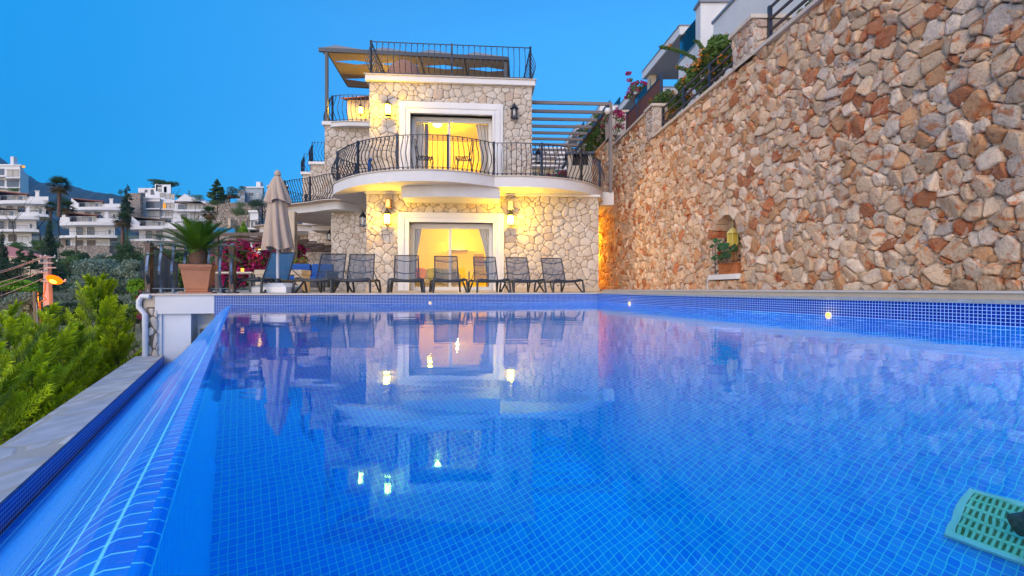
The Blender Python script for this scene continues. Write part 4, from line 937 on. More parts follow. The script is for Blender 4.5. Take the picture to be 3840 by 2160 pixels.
# ---------------------------------------------------------------- closed parasol on its weighted base
pc=Vector((P(1041,1000,8.75).x,8.75,ZD)); t=thing('closed_parasol','closed taupe canvas parasol on a white weighted base beside the first lounger','parasol',pc)
def pbase(s_,z0,z1,b0,b1):
    q=lambda b,z:[(pc.x-b,pc.y-b,z),(pc.x+b,pc.y-b,z),(pc.x+b,pc.y+b,z),(pc.x-b,pc.y+b,z)]
    return s_.hexa(q(b0,z0),q(b1,z1))
m_=MB(); pbase(m_,ZD,ZD+.115,.325,.325); pbase(m_,ZD+.115,ZD+.19,.325,.17); m_.build('base',M['white_trim'],t,bevel=.012)
MB().lathe([(.075,.19),(.075,.25),(.06,.28),(.045,.28)],pc,20,cap=True).build('pole_socket',M['iron'],t)
MB().tube([pc+Vector((0,0,.27)),pc+Vector((0,0,2.15))],.027,14).build('pole',mat('pale_pole',(.62,.66,.72),.4),t)
def fold(z0,z1,prof_,n=9,ph=0,seed=1,hem=True):
    rr=random.Random(seed); amp=[rr.uniform(.6,1.2) for _ in range(n)]
    m_=MB()
    def f(s,q):
        a=2*math.pi*s; k=int(s*n)%n; r=prof_(q); w=.5+.5*math.cos(n*a+ph+.8*q); 
        r2=r*(1-.34*amp[k]*(1-w**.7)*(.3+.7*(1-q)))
        z=z0+(z1-z0)*q+(.035*math.sin(n*a*.5+1)*(1-q)**6)
        return (pc.x+r2*math.cos(a+.35*(1-q)),pc.y+r2*math.sin(a+.35*(1-q)),pc.z+z)
    m_.grid(f,144,26); return m_
cn=fold(.84,2.02,lambda q:.295-.165*q**.9,ph=0).build('canopy',M['canvas'],t)
fold(1.74,2.30,lambda q:(.205*(1-q)**.9+.055*(1-q**6) if q<1 else .0),n=8,seed=5,ph=1.2).build('canopy_vent',M['canvas'],t)
MB().lathe([(.06,2.26),(.05,2.33),(.02,2.36),(.0,2.365)],pc,16).build('finial',M['canvas'],t)
# ---------------------------------------------------------------- terracotta pot with the cycad
qc=Vector((P(745,1000,8.0).x,8.0,ZD)); t=thing('cycad_planter','square flared terracotta planter with rim bands behind the short iron fence','planter',qc)
def sq(m_,r0,z0,r1,z1,mi=0): 
    q=lambda r,z:[(qc.x+r*(a*math.cos(.41)-b*math.sin(.41)),qc.y+r*(a*math.sin(.41)+b*math.cos(.41)),qc.z+z) for a,b in ((-.83,-.83),(.83,-.83),(.83,.83),(-.83,.83))]
    return m_.hexa(q(r0,z0),q(r1,z1),mi)
m_=MB(); sq(m_,.29,0,.29,.025); sq(m_,.20,.026,.205,.07); sq(m_,.205,.071,.265,.40); m_.build('pot_body',M['terracotta'],t,bevel=.012)
m_=MB(); sq(m_,.268,.401,.275,.425); sq(m_,.283,.426,.283,.45); sq(m_,.29,.451,.295,.50); m_.build('pot_rim',M['terracotta'],t,bevel=.008)
MB(Matrix.Translation(qc)@Matrix.Rotation(.41,4,'Z')).box(-.225,-.225,.501,.225,.225,.515).build('soil',M['bark'],t)
M['cycad']=mat('cycad_green',(.045,.13,.012),.38,noise=(4,.5,(.12,.24,.015)))
cy_=thing('cycad','spiky green cycad palm growing in the square terracotta planter','plant',qc+Vector((0,0,.5)))
MB().lathe([(.13,0),(.16,.1),(.13,.25),(.05,.32),(0,.33)],qc+Vector((0,0,.5)),16).build('trunk',M['palm_bark'],cy_)
def fronds(base,n,ln,seed,el0=-.15,el1=1.35,leaf=.17,droop=.9,name='frond',parent=None,mt=None,wleaf=.011,npin=26,asone=True):
    rr=random.Random(seed); V=[];F=[]
    for i in range(n):
        az=2*math.pi*(i*.618034%1)+rr.uniform(-.2,.2); el=el0+(el1-el0)*((i+.5)/n)**.8; l=ln*rr.uniform(.85,1.08)*(1-.25*(i/n))
        d=Vector((math.cos(az)*math.cos(el),math.sin(az)*math.cos(el),math.sin(el))); side=Vector((-math.sin(az),math.cos(az),0)); p=Vector(base); stepl=l/npin; e=el
        for k in range(npin):
            q=k/npin; e2=e-droop*stepl/l*(.3+q*1.0); e=e2
            d=Vector((math.cos(az)*math.cos(e),math.sin(az)*math.cos(e),math.sin(e))); p2=p+d*stepl; up=side.cross(d)*-1
            wv=.006*(1-q)+.002; b=len(V); V+= [p-side*wv,p+side*wv,p2+side*wv,p2-side*wv]; F.append((b,b+1,b+2,b+3))
            if q>.08:
                ll=leaf*math.sin(math.pi*min(1,q*.92+.12))**.6*rr.uniform(.85,1.1)
                for s in (-1,1):
                    ld=(side*s*.80+d*.62+up*.22).normalized(); tip=p+ld*ll; b=len(V); V+=[p-d*wleaf,p+d*wleaf*1.2,tip,tip]; F.append((b,b+1,b+2,b+3))
            p=p2
    F=np.array(F); V=np.array([tuple(v) for v in V])
    return np_mesh(name,V,F,mt or M['cycad'],parent)
fronds(qc+Vector((0,0,.72)),44,.90,3,parent=cy_,name='fronds',leaf=.19,droop=.75,el0=-.05,el1=1.4,wleaf=.013,npin=30)
# ---------------------------------------------------------------- left fence on the pool terrace
LF=thing('terrace_fence','short dark bellied iron fence in front of the terracotta planter, turning back along the terrace','fence',(LE.x+.1,LE.y+.15,ZD))
f0=P(560,1090,7.72); f1=P(872,1090,8.15)
def lfence(path,step,nm,lab,ps):
    return railing(path,ZD,.86,LF,nm,step=step,mt='iron_gloss',belly=.11,label=lab,r=.024,post_step=ps)
lfence([(f0.x,f0.y),(f1.x,f1.y)],.178,'railing_panel','front panel of the terrace fence before the planter',1.42)
g1=(f0.x-.66*6.0,f0.y+6.0)
railing([g1,(f0.x,f0.y)],ZD,.86,LF,'railing_panel',step=.34,belly=.11,r=.014,post_step=2.9,label='side panel of the terrace fence running back from the corner')
for (x,y) in ((f0.x,f0.y),(f1.x,f1.y)):
    MB().box(x-.042,y-.042,ZD+.03,x+.042,y+.042,ZD+.86).build('corner_post',M['iron_brown'],LF); 
    MB().box(x-.08,y-.08,ZD,x+.08,y+.08,ZD+.03).build('post_foot',M['iron'],LF,bevel=.01)
# ---------------------------------------------------------------- white pool plant room under the terrace corner
PR=thing('pool_plant_room','white plastered plant room with a small door under the terrace corner, left of the overflow edge','outbuilding',(LE.x+.7,LE.y+.3,-1.6))
e2=Vector((1,.26)).normalized(); nb=Vector((-e2.y,e2.x)); 
def pr(px,off=0):                             # point on the far edge line at a pixel column, off metres behind
    k=(px-1920)/FPX; o=nb*off+Vector((0,9.02)); Y=(o.y-.26*o.x)/(1-.26*k); return Vector((k*Y,Y))
def pbox(x0,x1,o0,o1,z0,z1):
    a,b=pr(x0,o0),pr(x1,o0); return MB().prism([(a.x,a.y),(b.x,b.y),(b.x+nb.x*(o1-o0),b.y+nb.y*(o1-o0)),(a.x+nb.x*(o1-o0),a.y+nb.y*(o1-o0))],z0,z1)
pbox(580,803,-.005,.4,-.415,ZD-.032).build('fascia_beam',M['white'],PR,bevel=.006)
pbox(545,580,.0,.4,-.30,ZD-.032).build('corner_block',M['cream'],PR,bevel=.006)
pbox(590,606,.02,2,-2.6,-.417).build('wall_pier',M['white'],PR)
pbox(606,716,.05,2,-2.6,-.417).build('wall_panel',M['white_trim'],PR)
pbox(716,803,.30,2,-2.6,-.417).build('recessed_wall',M['white'],PR)
pbox(803.5,900,.0,2,-2.6,-1.2).build('lower_wall',M['white'],PR)
d_=pbox(742,800,.26,.298,-1.6,-.62).build('small_door',M['frame_white'],PR); pbox(750,800,.245,.258,-1.55,-.69).build('door_pane',mat('brown_door_pane',(.16,.13,.09),.3),d_)
V,F_,Cc=stones(.3,2.2,.17,71,.012,.03,cols=col_house,rounding=1); a=pr(551); 
stone_obj('stone_pier',V*np.array([.115/.3*1.0,1,1]) if False else V,F_,Cc,lambda u,v,n:(pr(549).x+e2.x*u*.55-nb.x*(n-.02),pr(549).y+e2.y*u*.55-nb.y*(n-.02),-2.52+v),M['stone_house'],PR)
pbox(549,585,.0,.4,-2.6,-.301).build('pier_core',M['mortar_light'],PR)
t=thing('downspout','white rain downspout with an offset bend at the terrace corner','downspout',pr(540).to_3d())
a=pr(543,-.02); MB().tube([(a.x+.08,a.y,-.13),(a.x-.03,a.y-.02,-.12),(a.x-.08,a.y-.02,-.20),(a.x-.08,a.y-.02,-.30),(a.x+.02,a.y-.02,-.42),(a.x+.03,a.y-.02,-2.5)],.04,10,smooth=False).build('pipe',M['white_trim'],t)
# ---------------------------------------------------------------- roof awning with diamond skylights
AW=thing('roof_awning','large taupe fabric awning on dark posts above the roof terrace, with diamond shaped openings','awning',(-6.9,17.2,ZT))
zA=8.98; af=[P(1196,186,17.1),P(1907,226,17.75)]; ab=[P(1303,312,19.9),P(1905,380,21.2)]
A0=Vector((af[0].x,af[0].y,zA)); A1=Vector((af[1].x,af[1].y,zA-.02)); B0=Vector((-7.22,20.0,zA-.05)); B1=Vector((A1.x+.05,21.0,zA-.06))
A0s=Vector((-6.98,17.1,zA))
MB().bar(A0,A1,.10,.14).build('front_beam',M['beam'] if False else M['steel'],AW); MB().bar(B0,B1,.08,.12).build('rear_beam',M['steel'],AW)
def AP(s,q): return A0s.lerp(A1,s).lerp(B0.lerp(B1,s),q)
for k in range(5):
    s=k/4; MB().bar(AP(s,0)+Vector((0,0,.0)),AP(s,1),.06,.08).build('rafter',M['steel'],AW)
cv=MB(); nb_=4; nd=2
def cz(s,q): return -.03-.05*math.sin(math.pi*((q*2)%1))
for k in range(nb_):                          # fabric bays; each bay has two diamond openings left between the panels
    for j in range(nd*2):
        s0,s1=k/nb_,(k+1)/nb_; q0,q1=j/4,(j+1)/4; sm=(s0+s1)/2; w_=.115; hq=.035
        def V3(s,q): p=AP(s,q); return (p.x,p.y,p.z-.05)
        top_open=(j%2==0); qe=q1 if top_open else q0; sg=-1 if top_open else 1
        a,b,c,d=V3(s0+.004,q0),V3(s1-.004,q0),V3(s1-.004,q1),V3(s0+.004,q1)
        if top_open: cv.add([a,b,c,V3(sm+w_,q1),V3(sm,q1-hq*1.6),V3(sm-w_,q1),d],[(0,1,2,3,4,5,6)])
        else: cv.add([a,V3(sm-w_,q0),V3(sm,q0+hq*1.6),V3(sm+w_,q0),b,c,d],[(0,1,2,3,4,5,6)])
cv.build('awning_fabric',mat('awning_fabric',(.32,.25,.17),.9,noise=(1.5,.2)),AW)
hp=MB()                                        # tent like humps of the upper fabric, seen from the front
for k in range(4):
    a=A0.lerp(A1,k/4)+Vector((0,0,.07)); b=A0.lerp(A1,(k+1)/4)+Vector((0,0,.07)); m0=a.lerp(b,.28)+Vector((0,.3,.30)); bk_=Vector((0,.55,0))
    hp.add([a,b,m0,a+bk_,b+bk_],[(0,1,2),(0,2,3),(1,4,2),(3,2,4)])
hp.build('upper_fabric',mat('upper_fabric',(.24,.25,.27),.8),AW)
for p,zb in ((Vector((-6.98,17.15,0)),ZT+.02),(Vector((A1.x-.12,17.8,0)),ZR+.17),(Vector((-6.2,20.2,0)),ZT-.2),(Vector((-2.6,20.5,0)),ZR+.17),(Vector((-.2,20.8,0)),ZR+.17)): MB().bar((p.x,p.y,zb),(p.x,p.y,zA-.06),.10,.10).build('post',M['steel'],AW)
l=bpy.data.lights.new('awning_lamp','POINT'); l.energy=90; l.color=(1,.62,.12); l.shadow_soft_size=.1; o=bpy.data.objects.new('awning_lamp',l); C.objects.link(o); o.location=(-4.9,18.4,7.9)
t=thing('awning_lantern','lit hanging lantern under the roof awning behind the terrace railing','lantern',(-4.9,18.4,7.9)); MB().lathe([(0,-.1),(.06,-.05),(.06,.08),(0,.12)],(-4.9,18.4,7.9),10).build('lamp_globe',M['amber_soft'],t); MB().tube([(-4.9,18.4,8.0),(-4.9,18.4,8.9)],.006,5).build('hanger',M['iron'],t)
bd=Vector((P(1517,280,14.75).x,14.75,ZR+.17)); t=thing('domed_oven','round brick domed oven on the roof terrace behind the front railing','oven',bd)
brick=mat('reddish_brick_dome',(.46,.24,.16),.85,noise=(14,.35),bump=(40,.4)); MB().lathe([(.58,0),(.58,.35)],bd,24).build('oven_base',M['cream'],t); MB().lathe([(.60,.35),(.56,.62),(.42,.86),(.22,1.0),(0,1.04)],bd,24).build('dome',brick,t)
# ---------------------------------------------------------------- pergola on the right of the upper floor
PG=thing('slatted_pergola','dark beamed pergola between the upper storey and the thin post by the boulder wall','pergola',(3.27,15.1,ZS1))
zp=6.12; post=Vector((3.27,15.1,0)); rb=Vector((2.60,22.5,zp))
MB().bar((3.27,15.1,2.8+.4),(3.27,15.1,zp+.06),.10,.10).build('post',M['beam'],PG); MB().bar((3.05,19.4,3.2),(3.05,19.4,zp),.10,.10).build('post',M['beam'],PG)
MB().bar((3.27,15.1,zp),(2.55,23.0,zp),.10,.14).build('side_beam',M['steel'],PG)
for k in range(12):
    Y=15.12+k*.72; x1=3.24-(Y-15.1)*.091; x0=.56-(Y-14.4)*.077+.08; 
    if k<12: MB().bar((x0,Y-(x1-x0)*.05,zp+.02),(x1,Y,zp+.02),.07,.10).build('cross_beam',M['beam'],PG)
t=thing('ball_lamp','small white round lamp at the top of the pergola post','lamp',(3.16,15.0,5.9)); MB().lathe([(0,-.11),(.08,-.08),(.11,0),(.08,.08),(0,.11)],(3.15,15.0,5.86),16).build('globe',M['white_trim'],t); MB().bar((3.15,15,5.96),(3.2,15.06,6.1),.02,.02).build('bracket',M['steel'],t)
# ---------------------------------------------------------------- barbecue on the balcony
bc=HM@Vector((a_of(2172,1.3),1.3,ZS1)); bc.z=ZS1; t=thing('stone_barbecue','pale stone built barbecue with a dark opening at the right end of the upper balcony','barbecue',bc)
T=Matrix.Translation(bc)@Matrix.Rotation(th-.15,4,'Z'); m_=MB(T); m_.box(-.40,-.3,0,.40,.35,.86); m_.box(-.40,-.3,.862,-.24,.35,1.22); m_.box(.28,-.3,.862,.40,.35,1.22); m_.box(-.24,.2,.862,.28,.35,1.22)
m_.build('body',voro_mat('block_joints',.1,[(.58,.50,.40),(.52,.45,.36)],(.3,.25,.2)),t); MB(T).box(-.48,-.38,1.222,.48,.42,1.29).build('hood',M['iron'],t); MB(T).box(-.238,-.05,.864,.278,.198,1.21).build('fire_opening',M['dark'],t)
m_=MB(T); 
for z in (.2,.42,.64): m_.box(-.402,-.304,z,.402,-.300,z+.012)
m_.build('block_joint',M['cream'],t); MB(T).box(.2,-.45,0,.5,.4,.1).build('foot_slab',M['cream'],t)
# ---------------------------------------------------------------- bistro chairs on the upper balcony
def bistro(loc,rz,lab):
    t=thing('bistro_chair',lab,'chair',(0,0,0),group='iron bistro chairs on the upper balcony')
    for s in (-1,1):
        MB().tube([(s*.19,-.19,.44),(s*.2,-.22,.3),(s*.17,-.20,.14),(s*.21,-.24,0)],.011,6).build('leg',M['iron'],t); MB().tube([(s*.18,.19,.44),(s*.19,.22,.25),(s*.2,.26,0)],.011,6).build('leg',M['iron'],t)
    m_=MB()
    for k in range(7): m_.box(-.2,-.2+k*.06,.445,.2,-.165+k*.06,.457)
    m_.tube([(-.2,-.2,.44),(.2,-.2,.44),(.2,.2,.44),(-.2,.2,.44),(-.2,-.2,.44)],.01,6); m_.build('seat',M['iron'],t)
    m_=MB(); m_.tube([(-.19,.2,.44),(-.2,.23,.7),(-.19,.27,.9),(0,.28,.97),(.19,.27,.9),(.2,.23,.7),(.19,.2,.44)],.011,6); m_.tube([(-.19,.27,.88),(0,.25,.7),(.19,.22,.5)],.007,5); m_.tube([(.19,.27,.88),(0,.25,.7),(-.19,.22,.5)],.007,5)
    m_.tube([(.07*math.cos(k*math.pi/6),.25,.7+.07*math.sin(k*math.pi/6)) for k in range(13)],.008,5); m_.build('backrest',M['iron'],t)
    t.location=loc; t.rotation_euler=(0,0,rz); return t
for px,b_,rz,lab in ((1592,-.75,1.9,'left iron bistro chair before the upper door, behind the balcony railing'),(1738,-.8,-1.6,'right iron bistro chair before the upper door, behind the balcony railing')):
    c=HM@Vector((a_of(px,b_),b_,0)); bistro((c.x,c.y,ZS1+.04),rz,lab)
t=thing('folded_towel_chair','low dark folding seat with a blue cloth at the left end of the upper balcony','chair',HM@Vector((-.6,-.6,ZS1)))
c=HM@Vector((a_of(1340,-.3),-.3,ZS1)); m_=MB(); 
for s in (0,.5): m_.tube([c+Vector((-.3,s,.0)),c+Vector((-.3,s,.4)),c+Vector((.45,s,.4)),c+Vector((.45,s,0))],.012,6)
m_.build('frame',M['iron'],t); MB().tube([c+Vector((.35,-.02,.1)),c+Vector((.36,-.02,.5)),c+Vector((.38,.05,.55))],.05,8).build('cloth',M['blue_cushion'],t)
# ---------------------------------------------------------------- pool fittings
def on_right(Y,z,inn=.004): # point on the right pool wall
    return Vector((rx(Y)-inn,Y,z))
dir_r=Vector((RS,1,0)).normalized(); nin=Vector((-dir_r.y,dir_r.x,0))
def disc(c,n,r,th_,mb): 
    mb.tube([c,c+n*th_],r,20,smooth=False); return mb
def y_right(px):
    k=(px-1920)/FPX; return (CR.x-RS*CR.y)/(k-RS)
for px,lab in ((2363,'small lit round light at the waterline in the far part of the right pool wall'),(3110,'small lit round light at the waterline in the near part of the right pool wall')):
    Y=y_right(px); c=on_right(Y,ZW+.004); t=thing('waterline_light',lab,'pool light',c,group='small lit lights at the pool waterline')
    disc(c,nin,.034,.010,MB()).build('light_ring',M['white_trim'],t); disc(c+nin*.0102,nin,.026,.004,MB()).build('lens',lamp_mat('waterline_glow',(1,.55,.12),1.8),t)
    l=bpy.data.lights.new('waterline_lamp','POINT'); l.energy=.25; l.color=(1,.6,.15); l.shadow_soft_size=.03; o=bpy.data.objects.new('waterline_lamp',l); C.objects.link(o); o.visible_glossy=False; o.visible_transmission=False; o.parent=t; o.location=nin*.06+Vector((0,0,.03))
k=(1613-1920)/FPX; Y=9.02/(1-.26*k); c=Vector((k*Y,Y-.004,ZW+.004)); nfr=Vector((.26,-1,0)).normalized(); t=thing('waterline_light','small lit round light at the waterline of the far pool wall below the loungers','pool light',c,group='small lit lights at the pool waterline')
disc(c,nfr,.03,.010,MB()).build('light_ring',M['white_trim'],t); disc(c+nfr*.0102,nfr,.02,.004,MB()).build('lens',lamp_mat('waterline_glow',(1,.55,.2),1.5),t)
for Y,z,lab in ((8.3,-.62,'round underwater lamp at the far end of the right pool wall'),(5.4,-.62,'round underwater lamp midway along the right pool wall'),(2.6,-.62,'round underwater lamp in the near part of the right pool wall')):
    c=on_right(Y,z); t=thing('underwater_lamp',lab,'pool light',c,group='round lamps under water in the right pool wall')
    disc(c,nin,.13,.02,MB()).build('lamp_ring',M['white_trim'],t); disc(c+nin*.0205,nin,.10,.006,MB()).build('lens',lamp_mat('pool_lamp_glow',(.25,.85,1),.8),t)
    l=bpy.data.lights.new('pool_fill_light','POINT'); l.energy=60; l.color=(.10,.75,1.0); l.shadow_soft_size=.12; o=bpy.data.objects.new('pool_fill_light',l); C.objects.link(o); o.visible_transmission=False; o.visible_glossy=False; o.parent=t; o.location=nin*.25  # added fill light to brighten the pool floor; the lamps themselves are unlit
# drain grate on the pool floor with a hose end
gx=Vector((math.cos(R(0)),0,0))
def refr(px,py,zf=ZF):                         # where the line of sight through the water meets the floor
    d=Vector(((px-1920)/FPX,1,-(py-1083)/FPX)).normalized(); t_=ZW/d.z; p=d*t_; h=Vector((d.x,d.y,0)); si=h.length/1.33; co=math.sqrt(1-si*si); hd=h.normalized(); return p+hd*(si/co)*(ZW-zf)+Vector((0,0,zf-ZW))
g0,g1_,g3=refr(3634,1833),refr(3990,1945),refr(3540,2009)
t=thing('drain_grate','white slotted drain grate on the pool floor','drain',g0); ux=(g1_-g0); ux.z=0; lx_=ux.length; ux.normalize(); uy=Vector((ux.y,-ux.x,0)); ly=max(.25,(g3-g0).dot(uy)); lx_=min(lx_,1.0); lx_=max(lx_,.7)
gm=mat('grate_plastic',(.62,.95,.70),.5); T=Matrix(((ux.x,uy.x,0,g0.x),(ux.y,uy.y,0,g0.y),(0,0,1,ZF+.004),(0,0,0,1)))
m_=MB(T); b_=.02; m_.box(0,0,0,lx_,b_,.012); m_.box(0,ly-b_,0,lx_,ly,.012); m_.box(0,b_,0,b_,ly-b_,.012); m_.box(lx_-b_,b_,0,lx_,ly-b_,.012); m_.build('grate_frame',gm,t)
m_=MB(T); nrow=5
for j in range(nrow+1): y=b_+(ly-2*b_)*j/nrow; m_.box(b_,y-.006,.003,lx_-b_,y+.006,.011)
n=int((lx_-2*b_)/.016)
for i in range(n): x=b_+(lx_-2*b_)*(i+.5)/n; m_.box(x-.004,b_,.004,x+.004,ly-b_,.010)
m_.build('grate_slot',mat('grate_slats',(.42,.88,.50),.5),t)
MB(T).box(b_,b_,.0005,lx_-b_,ly-b_,.003).build('drain_bed',mat('drain_bed',(.10,.30,.12),.8),t)
h0=refr(3955,2040); hz=h0.z+.05; t=thing('pool_hose','black pool hose end lying on the drain grate at the picture edge','hose',h0)
MB().tube([h0+Vector((-.10,.02,.10)),h0+Vector((0,0,.09)),h0+Vector((.25,-.15,.10)),h0+Vector((.7,-.5,.12))],[.03,.045,.045,.045],14).build('hose_end',mat('black_rubber',(.003,.003,.004),.6),t)
# ---------------------------------------------------------------- covered terrace on the left: sofas, tables, planters
def bxz(t,name,c,sx,sy,z0,z1,mt,rz=0,bev=.02):
    T=Matrix.Translation(Vector((c[0],c[1],0)))@Matrix.Rotation(rz,4,'Z'); return MB(T).box(-sx/2,-sy/2,z0,sx/2,sy/2,z1).build(name,mt,t,bevel=bev)
def sofa(px,Y,w_,lab,rz=0):
    c=P(px,1000,Y); t=thing('garden_sofa',lab,'sofa',(c.x,c.y,ZD),group='blue garden sofas on the covered terrace')
    bxz(t,'seat_frame',(c.x,c.y),w_,.8,ZD+.12,ZD+.3,M['steel'],rz); bxz(t,'seat_cushion',(c.x,c.y-.03),w_-.06,.72,ZD+.302,ZD+.44,M['blue_cushion'],rz,.04)
    for k in (-1,1): bxz(t,'back_cushion',(c.x+k*(w_/4-.01),c.y+.3),w_/2-.05,.16,ZD+.442,ZD+.82,M['blue_cushion'],rz,.05)
    for k in (-1,1):
        bxz(t,'armrest',(c.x+k*(w_/2+.04),c.y),.08,.8,ZD+.12,ZD+.6,M['steel'],rz,.01)
        bxz(t,'leg',(c.x+k*(w_/2-.06),c.y-.3),.05,.05,ZD,ZD+.12,M['steel'],rz,0)
    return t
sofa(1068,14.5,1.5,'blue garden sofa behind the parasol pole'); sofa(1152,13.2,1.35,'blue garden sofa behind the second lounger, left of the stone walls')
c=P(1062,1070,11.2); t=thing('outdoor_bar_table','cream stone bench table with an open front behind the parasol base','table',(c.x,c.y,ZD)); 
bxz(t,'tabletop',(c.x,c.y),1.15,.5,ZD+.42,ZD+.54,M['cream'],0,.01)
for k in (-1,1): bxz(t,'leg',(c.x+k*.47,c.y),.18,.46,ZD,ZD+.419,M['cream'],0,.01)
c=P(880,1040,11.5); t=thing('console_table','dark low table with a pale top behind the first lounger','table',(c.x,c.y,ZD)); bxz(t,'tabletop',(c.x,c.y),1.2,.6,ZD+.46,ZD+.5,M['cap'],0,.005)
for k in (-1,1):
    for j in (-1,1): bxz(t,'leg',(c.x+k*.55,c.y+j*.25),.06,.06,ZD,ZD+.459,M['steel'],0,0)
c=P(909,1018,11.5); t=thing('candle_jar','small orange candle glass on the dark low table','candle',(c.x,c.y,ZD+.5)); MB().lathe([(.035,0),(.04,.1),(.03,.1)],(c.x,c.y,ZD+.501),12,cap=True).build('glass',lamp_mat('candle_glow',(1,.5,.08),1.6),t)
def trough(px,py,Y,w_,lab):
    c=P(px,py,Y); t=thing('terracotta_trough',lab,'planter',(c.x,c.y,c.z)); zt=c.z
    bxz(t,'trough_body',(c.x,c.y),w_,.3,zt-.24,zt,M['terracotta_orange'],0,.01); bxz(t,'rim',(c.x,c.y),w_+.04,.34,zt+.001,zt+.04,M['terracotta_orange'],0,.01); return c
c=trough(1121,1003,16.2,.75,'orange terracotta trough beside the farthest stone wall'); 
t=thing('trough_pedestal','low cream block carrying the orange trough','block',(c.x,c.y,ZD)); bxz(t,'block',(c.x,c.y),.7,.3,ZD,c.z-.242,M['cream'],0,.01)
# slatted pergola and pendant lamp
pg=thing('low_pergola','dark slatted flat pergola roof beyond the potted cycad','pergola',(-11,18,ZD))
a=P(850,880,15.8); z1=a.z; X0,X1,Y0,Y1=-10.3,-7.95,15.9,22.5
for (x,y) in ((X0,Y0),(X1-.1,Y0+.1),(X0-1.2,Y1),(X1,Y1)): MB().bar((x,y,ZD),(x,y,z1),.10,.10).build('post',M['iron_brown'],pg)
MB().bar((X0-.1,Y0,z1+.02),(X1,Y0,z1+.02),.08,.12).build('front_beam',M['iron_brown'],pg); MB().bar((X0-1.3,Y1,z1),(X1,Y1,z1),.08,.12).build('rear_beam',M['iron_brown'],pg)
for k in range(9): 
    Y=Y0+.35+k*.75; MB().bar((X0-.1-.15*k,Y,z1+.03),(X1,Y,z1+.03),.10,.06).build('slat',M['iron_brown'],pg)
m_=MB()
for k in range(8):
    for j in range(4):
        Y=Y0+.55+k*.75; x0=X0+.2-.13*k+j*.95+(.45 if k%2 else 0)
        if x0>X1-.3: continue
        m_.box(x0,Y-.1,z1-.01,min(x0+.62,X1-.05),Y+.22,z1+.01)
m_.build('bamboo_infill',M['wood'],pg)
c=P(975,932,17.5); t=thing('pendant_lamp','lit copper shaded pendant lamp hanging under the slatted pergola','lamp',c); MB().lathe([(.20,-.04),(.17,.02),(.06,.08),(.02,.16),(.0,.17)],c,20).build('lamp_shade',mat('copper_shade',(.55,.22,.06),.35,metal=.7),t)
MB().lathe([(0,-.05),(.06,-.04),(.05,.02)],c,12).build('bulb',M['amber_soft'],t); MB().tube([c+Vector((0,0,.17)),c+Vector((0,0,z1-c.z))],.006,5).build('cord',M['iron'],t)
l=bpy.data.lights.new('pendant_light','POINT'); l.energy=3.5; l.color=(1,.55,.12); o=bpy.data.objects.new('pendant_light',l); C.objects.link(o); o.location=c-Vector((0,0,.12))
# swing cords near the column
t=thing('hanging_rope','pale rope slanting down beside the cream terrace column','rope',P(1070,930,15.5)); MB().tube([P(1068,925,15.5),P(1083,1028,15.3)],.012,6).build('rope_strand',M['cap'],t)
# flower trough, geranium and lantern in the niche
Yn=(NY0+NY1)/2-.02; cn_=Vector((wx(Yn)-.02,Yn-.05,NZ0)); t=thing('niche_trough','orange terracotta trough with a garland relief standing on the white niche sill','planter',cn_,group=None)
def nprism(mb,Y0,Y1,d0,d1,z0,z1): return wprism(mb,Y0,Y1,d0,d1,z0,z1)
m_=MB(); nprism(m_,NY0+.10,NY1-.22,-.24,.05,NZ0,NZ0+.20); m_.build('trough_body',M['terracotta_orange'],t,bevel=.01); m_=MB(); nprism(m_,NY0+.08,NY1-.20,-.26,.07,NZ0+.201,NZ0+.225); m_.build('rim',M['terracotta_orange'],t,bevel=.006)
m_=MB(); gc=Vector((wx(Yn)-.055,Yn-.05,NZ0+.17)); m_.tube([gc+Vector((0,.16*math.cos(math.pi*k/10),-.11*math.sin(math.pi*k/10))) for k in range(11)],.012,6); m_.build('garland_relief',M['terracotta_orange'],t)
lc=Vector((wx(NY0+.3)+.02,NY0+.34,1.0)); t=thing('niche_lantern','yellow painted metal lantern hanging in the arched niche','lantern',lc)
ym=mat('yellow_lantern_paint',(.62,.50,.14),.45); m_=MB(); m_.lathe([(.08,-.16),(.10,-.13),(.10,-.12)],lc,6,smooth=False,cap=True); m_.lathe([(.12,.10),(.09,.15),(.04,.20),(0,.22)],lc,6,smooth=False)
for k in range(6): q=2*math.pi*k/6; m_.bar((lc.x+.10*math.cos(q),lc.y+.10*math.sin(q),lc.z-.13),(lc.x+.10*math.cos(q),lc.y+.10*math.sin(q),lc.z+.11),.02,.02)
m_.build('lantern_frame',ym,t); MB().lathe([(.085,-.12),(.085,.10)],lc,6,smooth=False).build('lantern_glass',mat('yellow_glass',(.55,.40,.05),.3),t)
MB().tube([lc+Vector((0,0,.2)),lc+Vector((0,0,.38)),lc+Vector((.12,0,.42))],.01,5).build('hanger',ym,t)
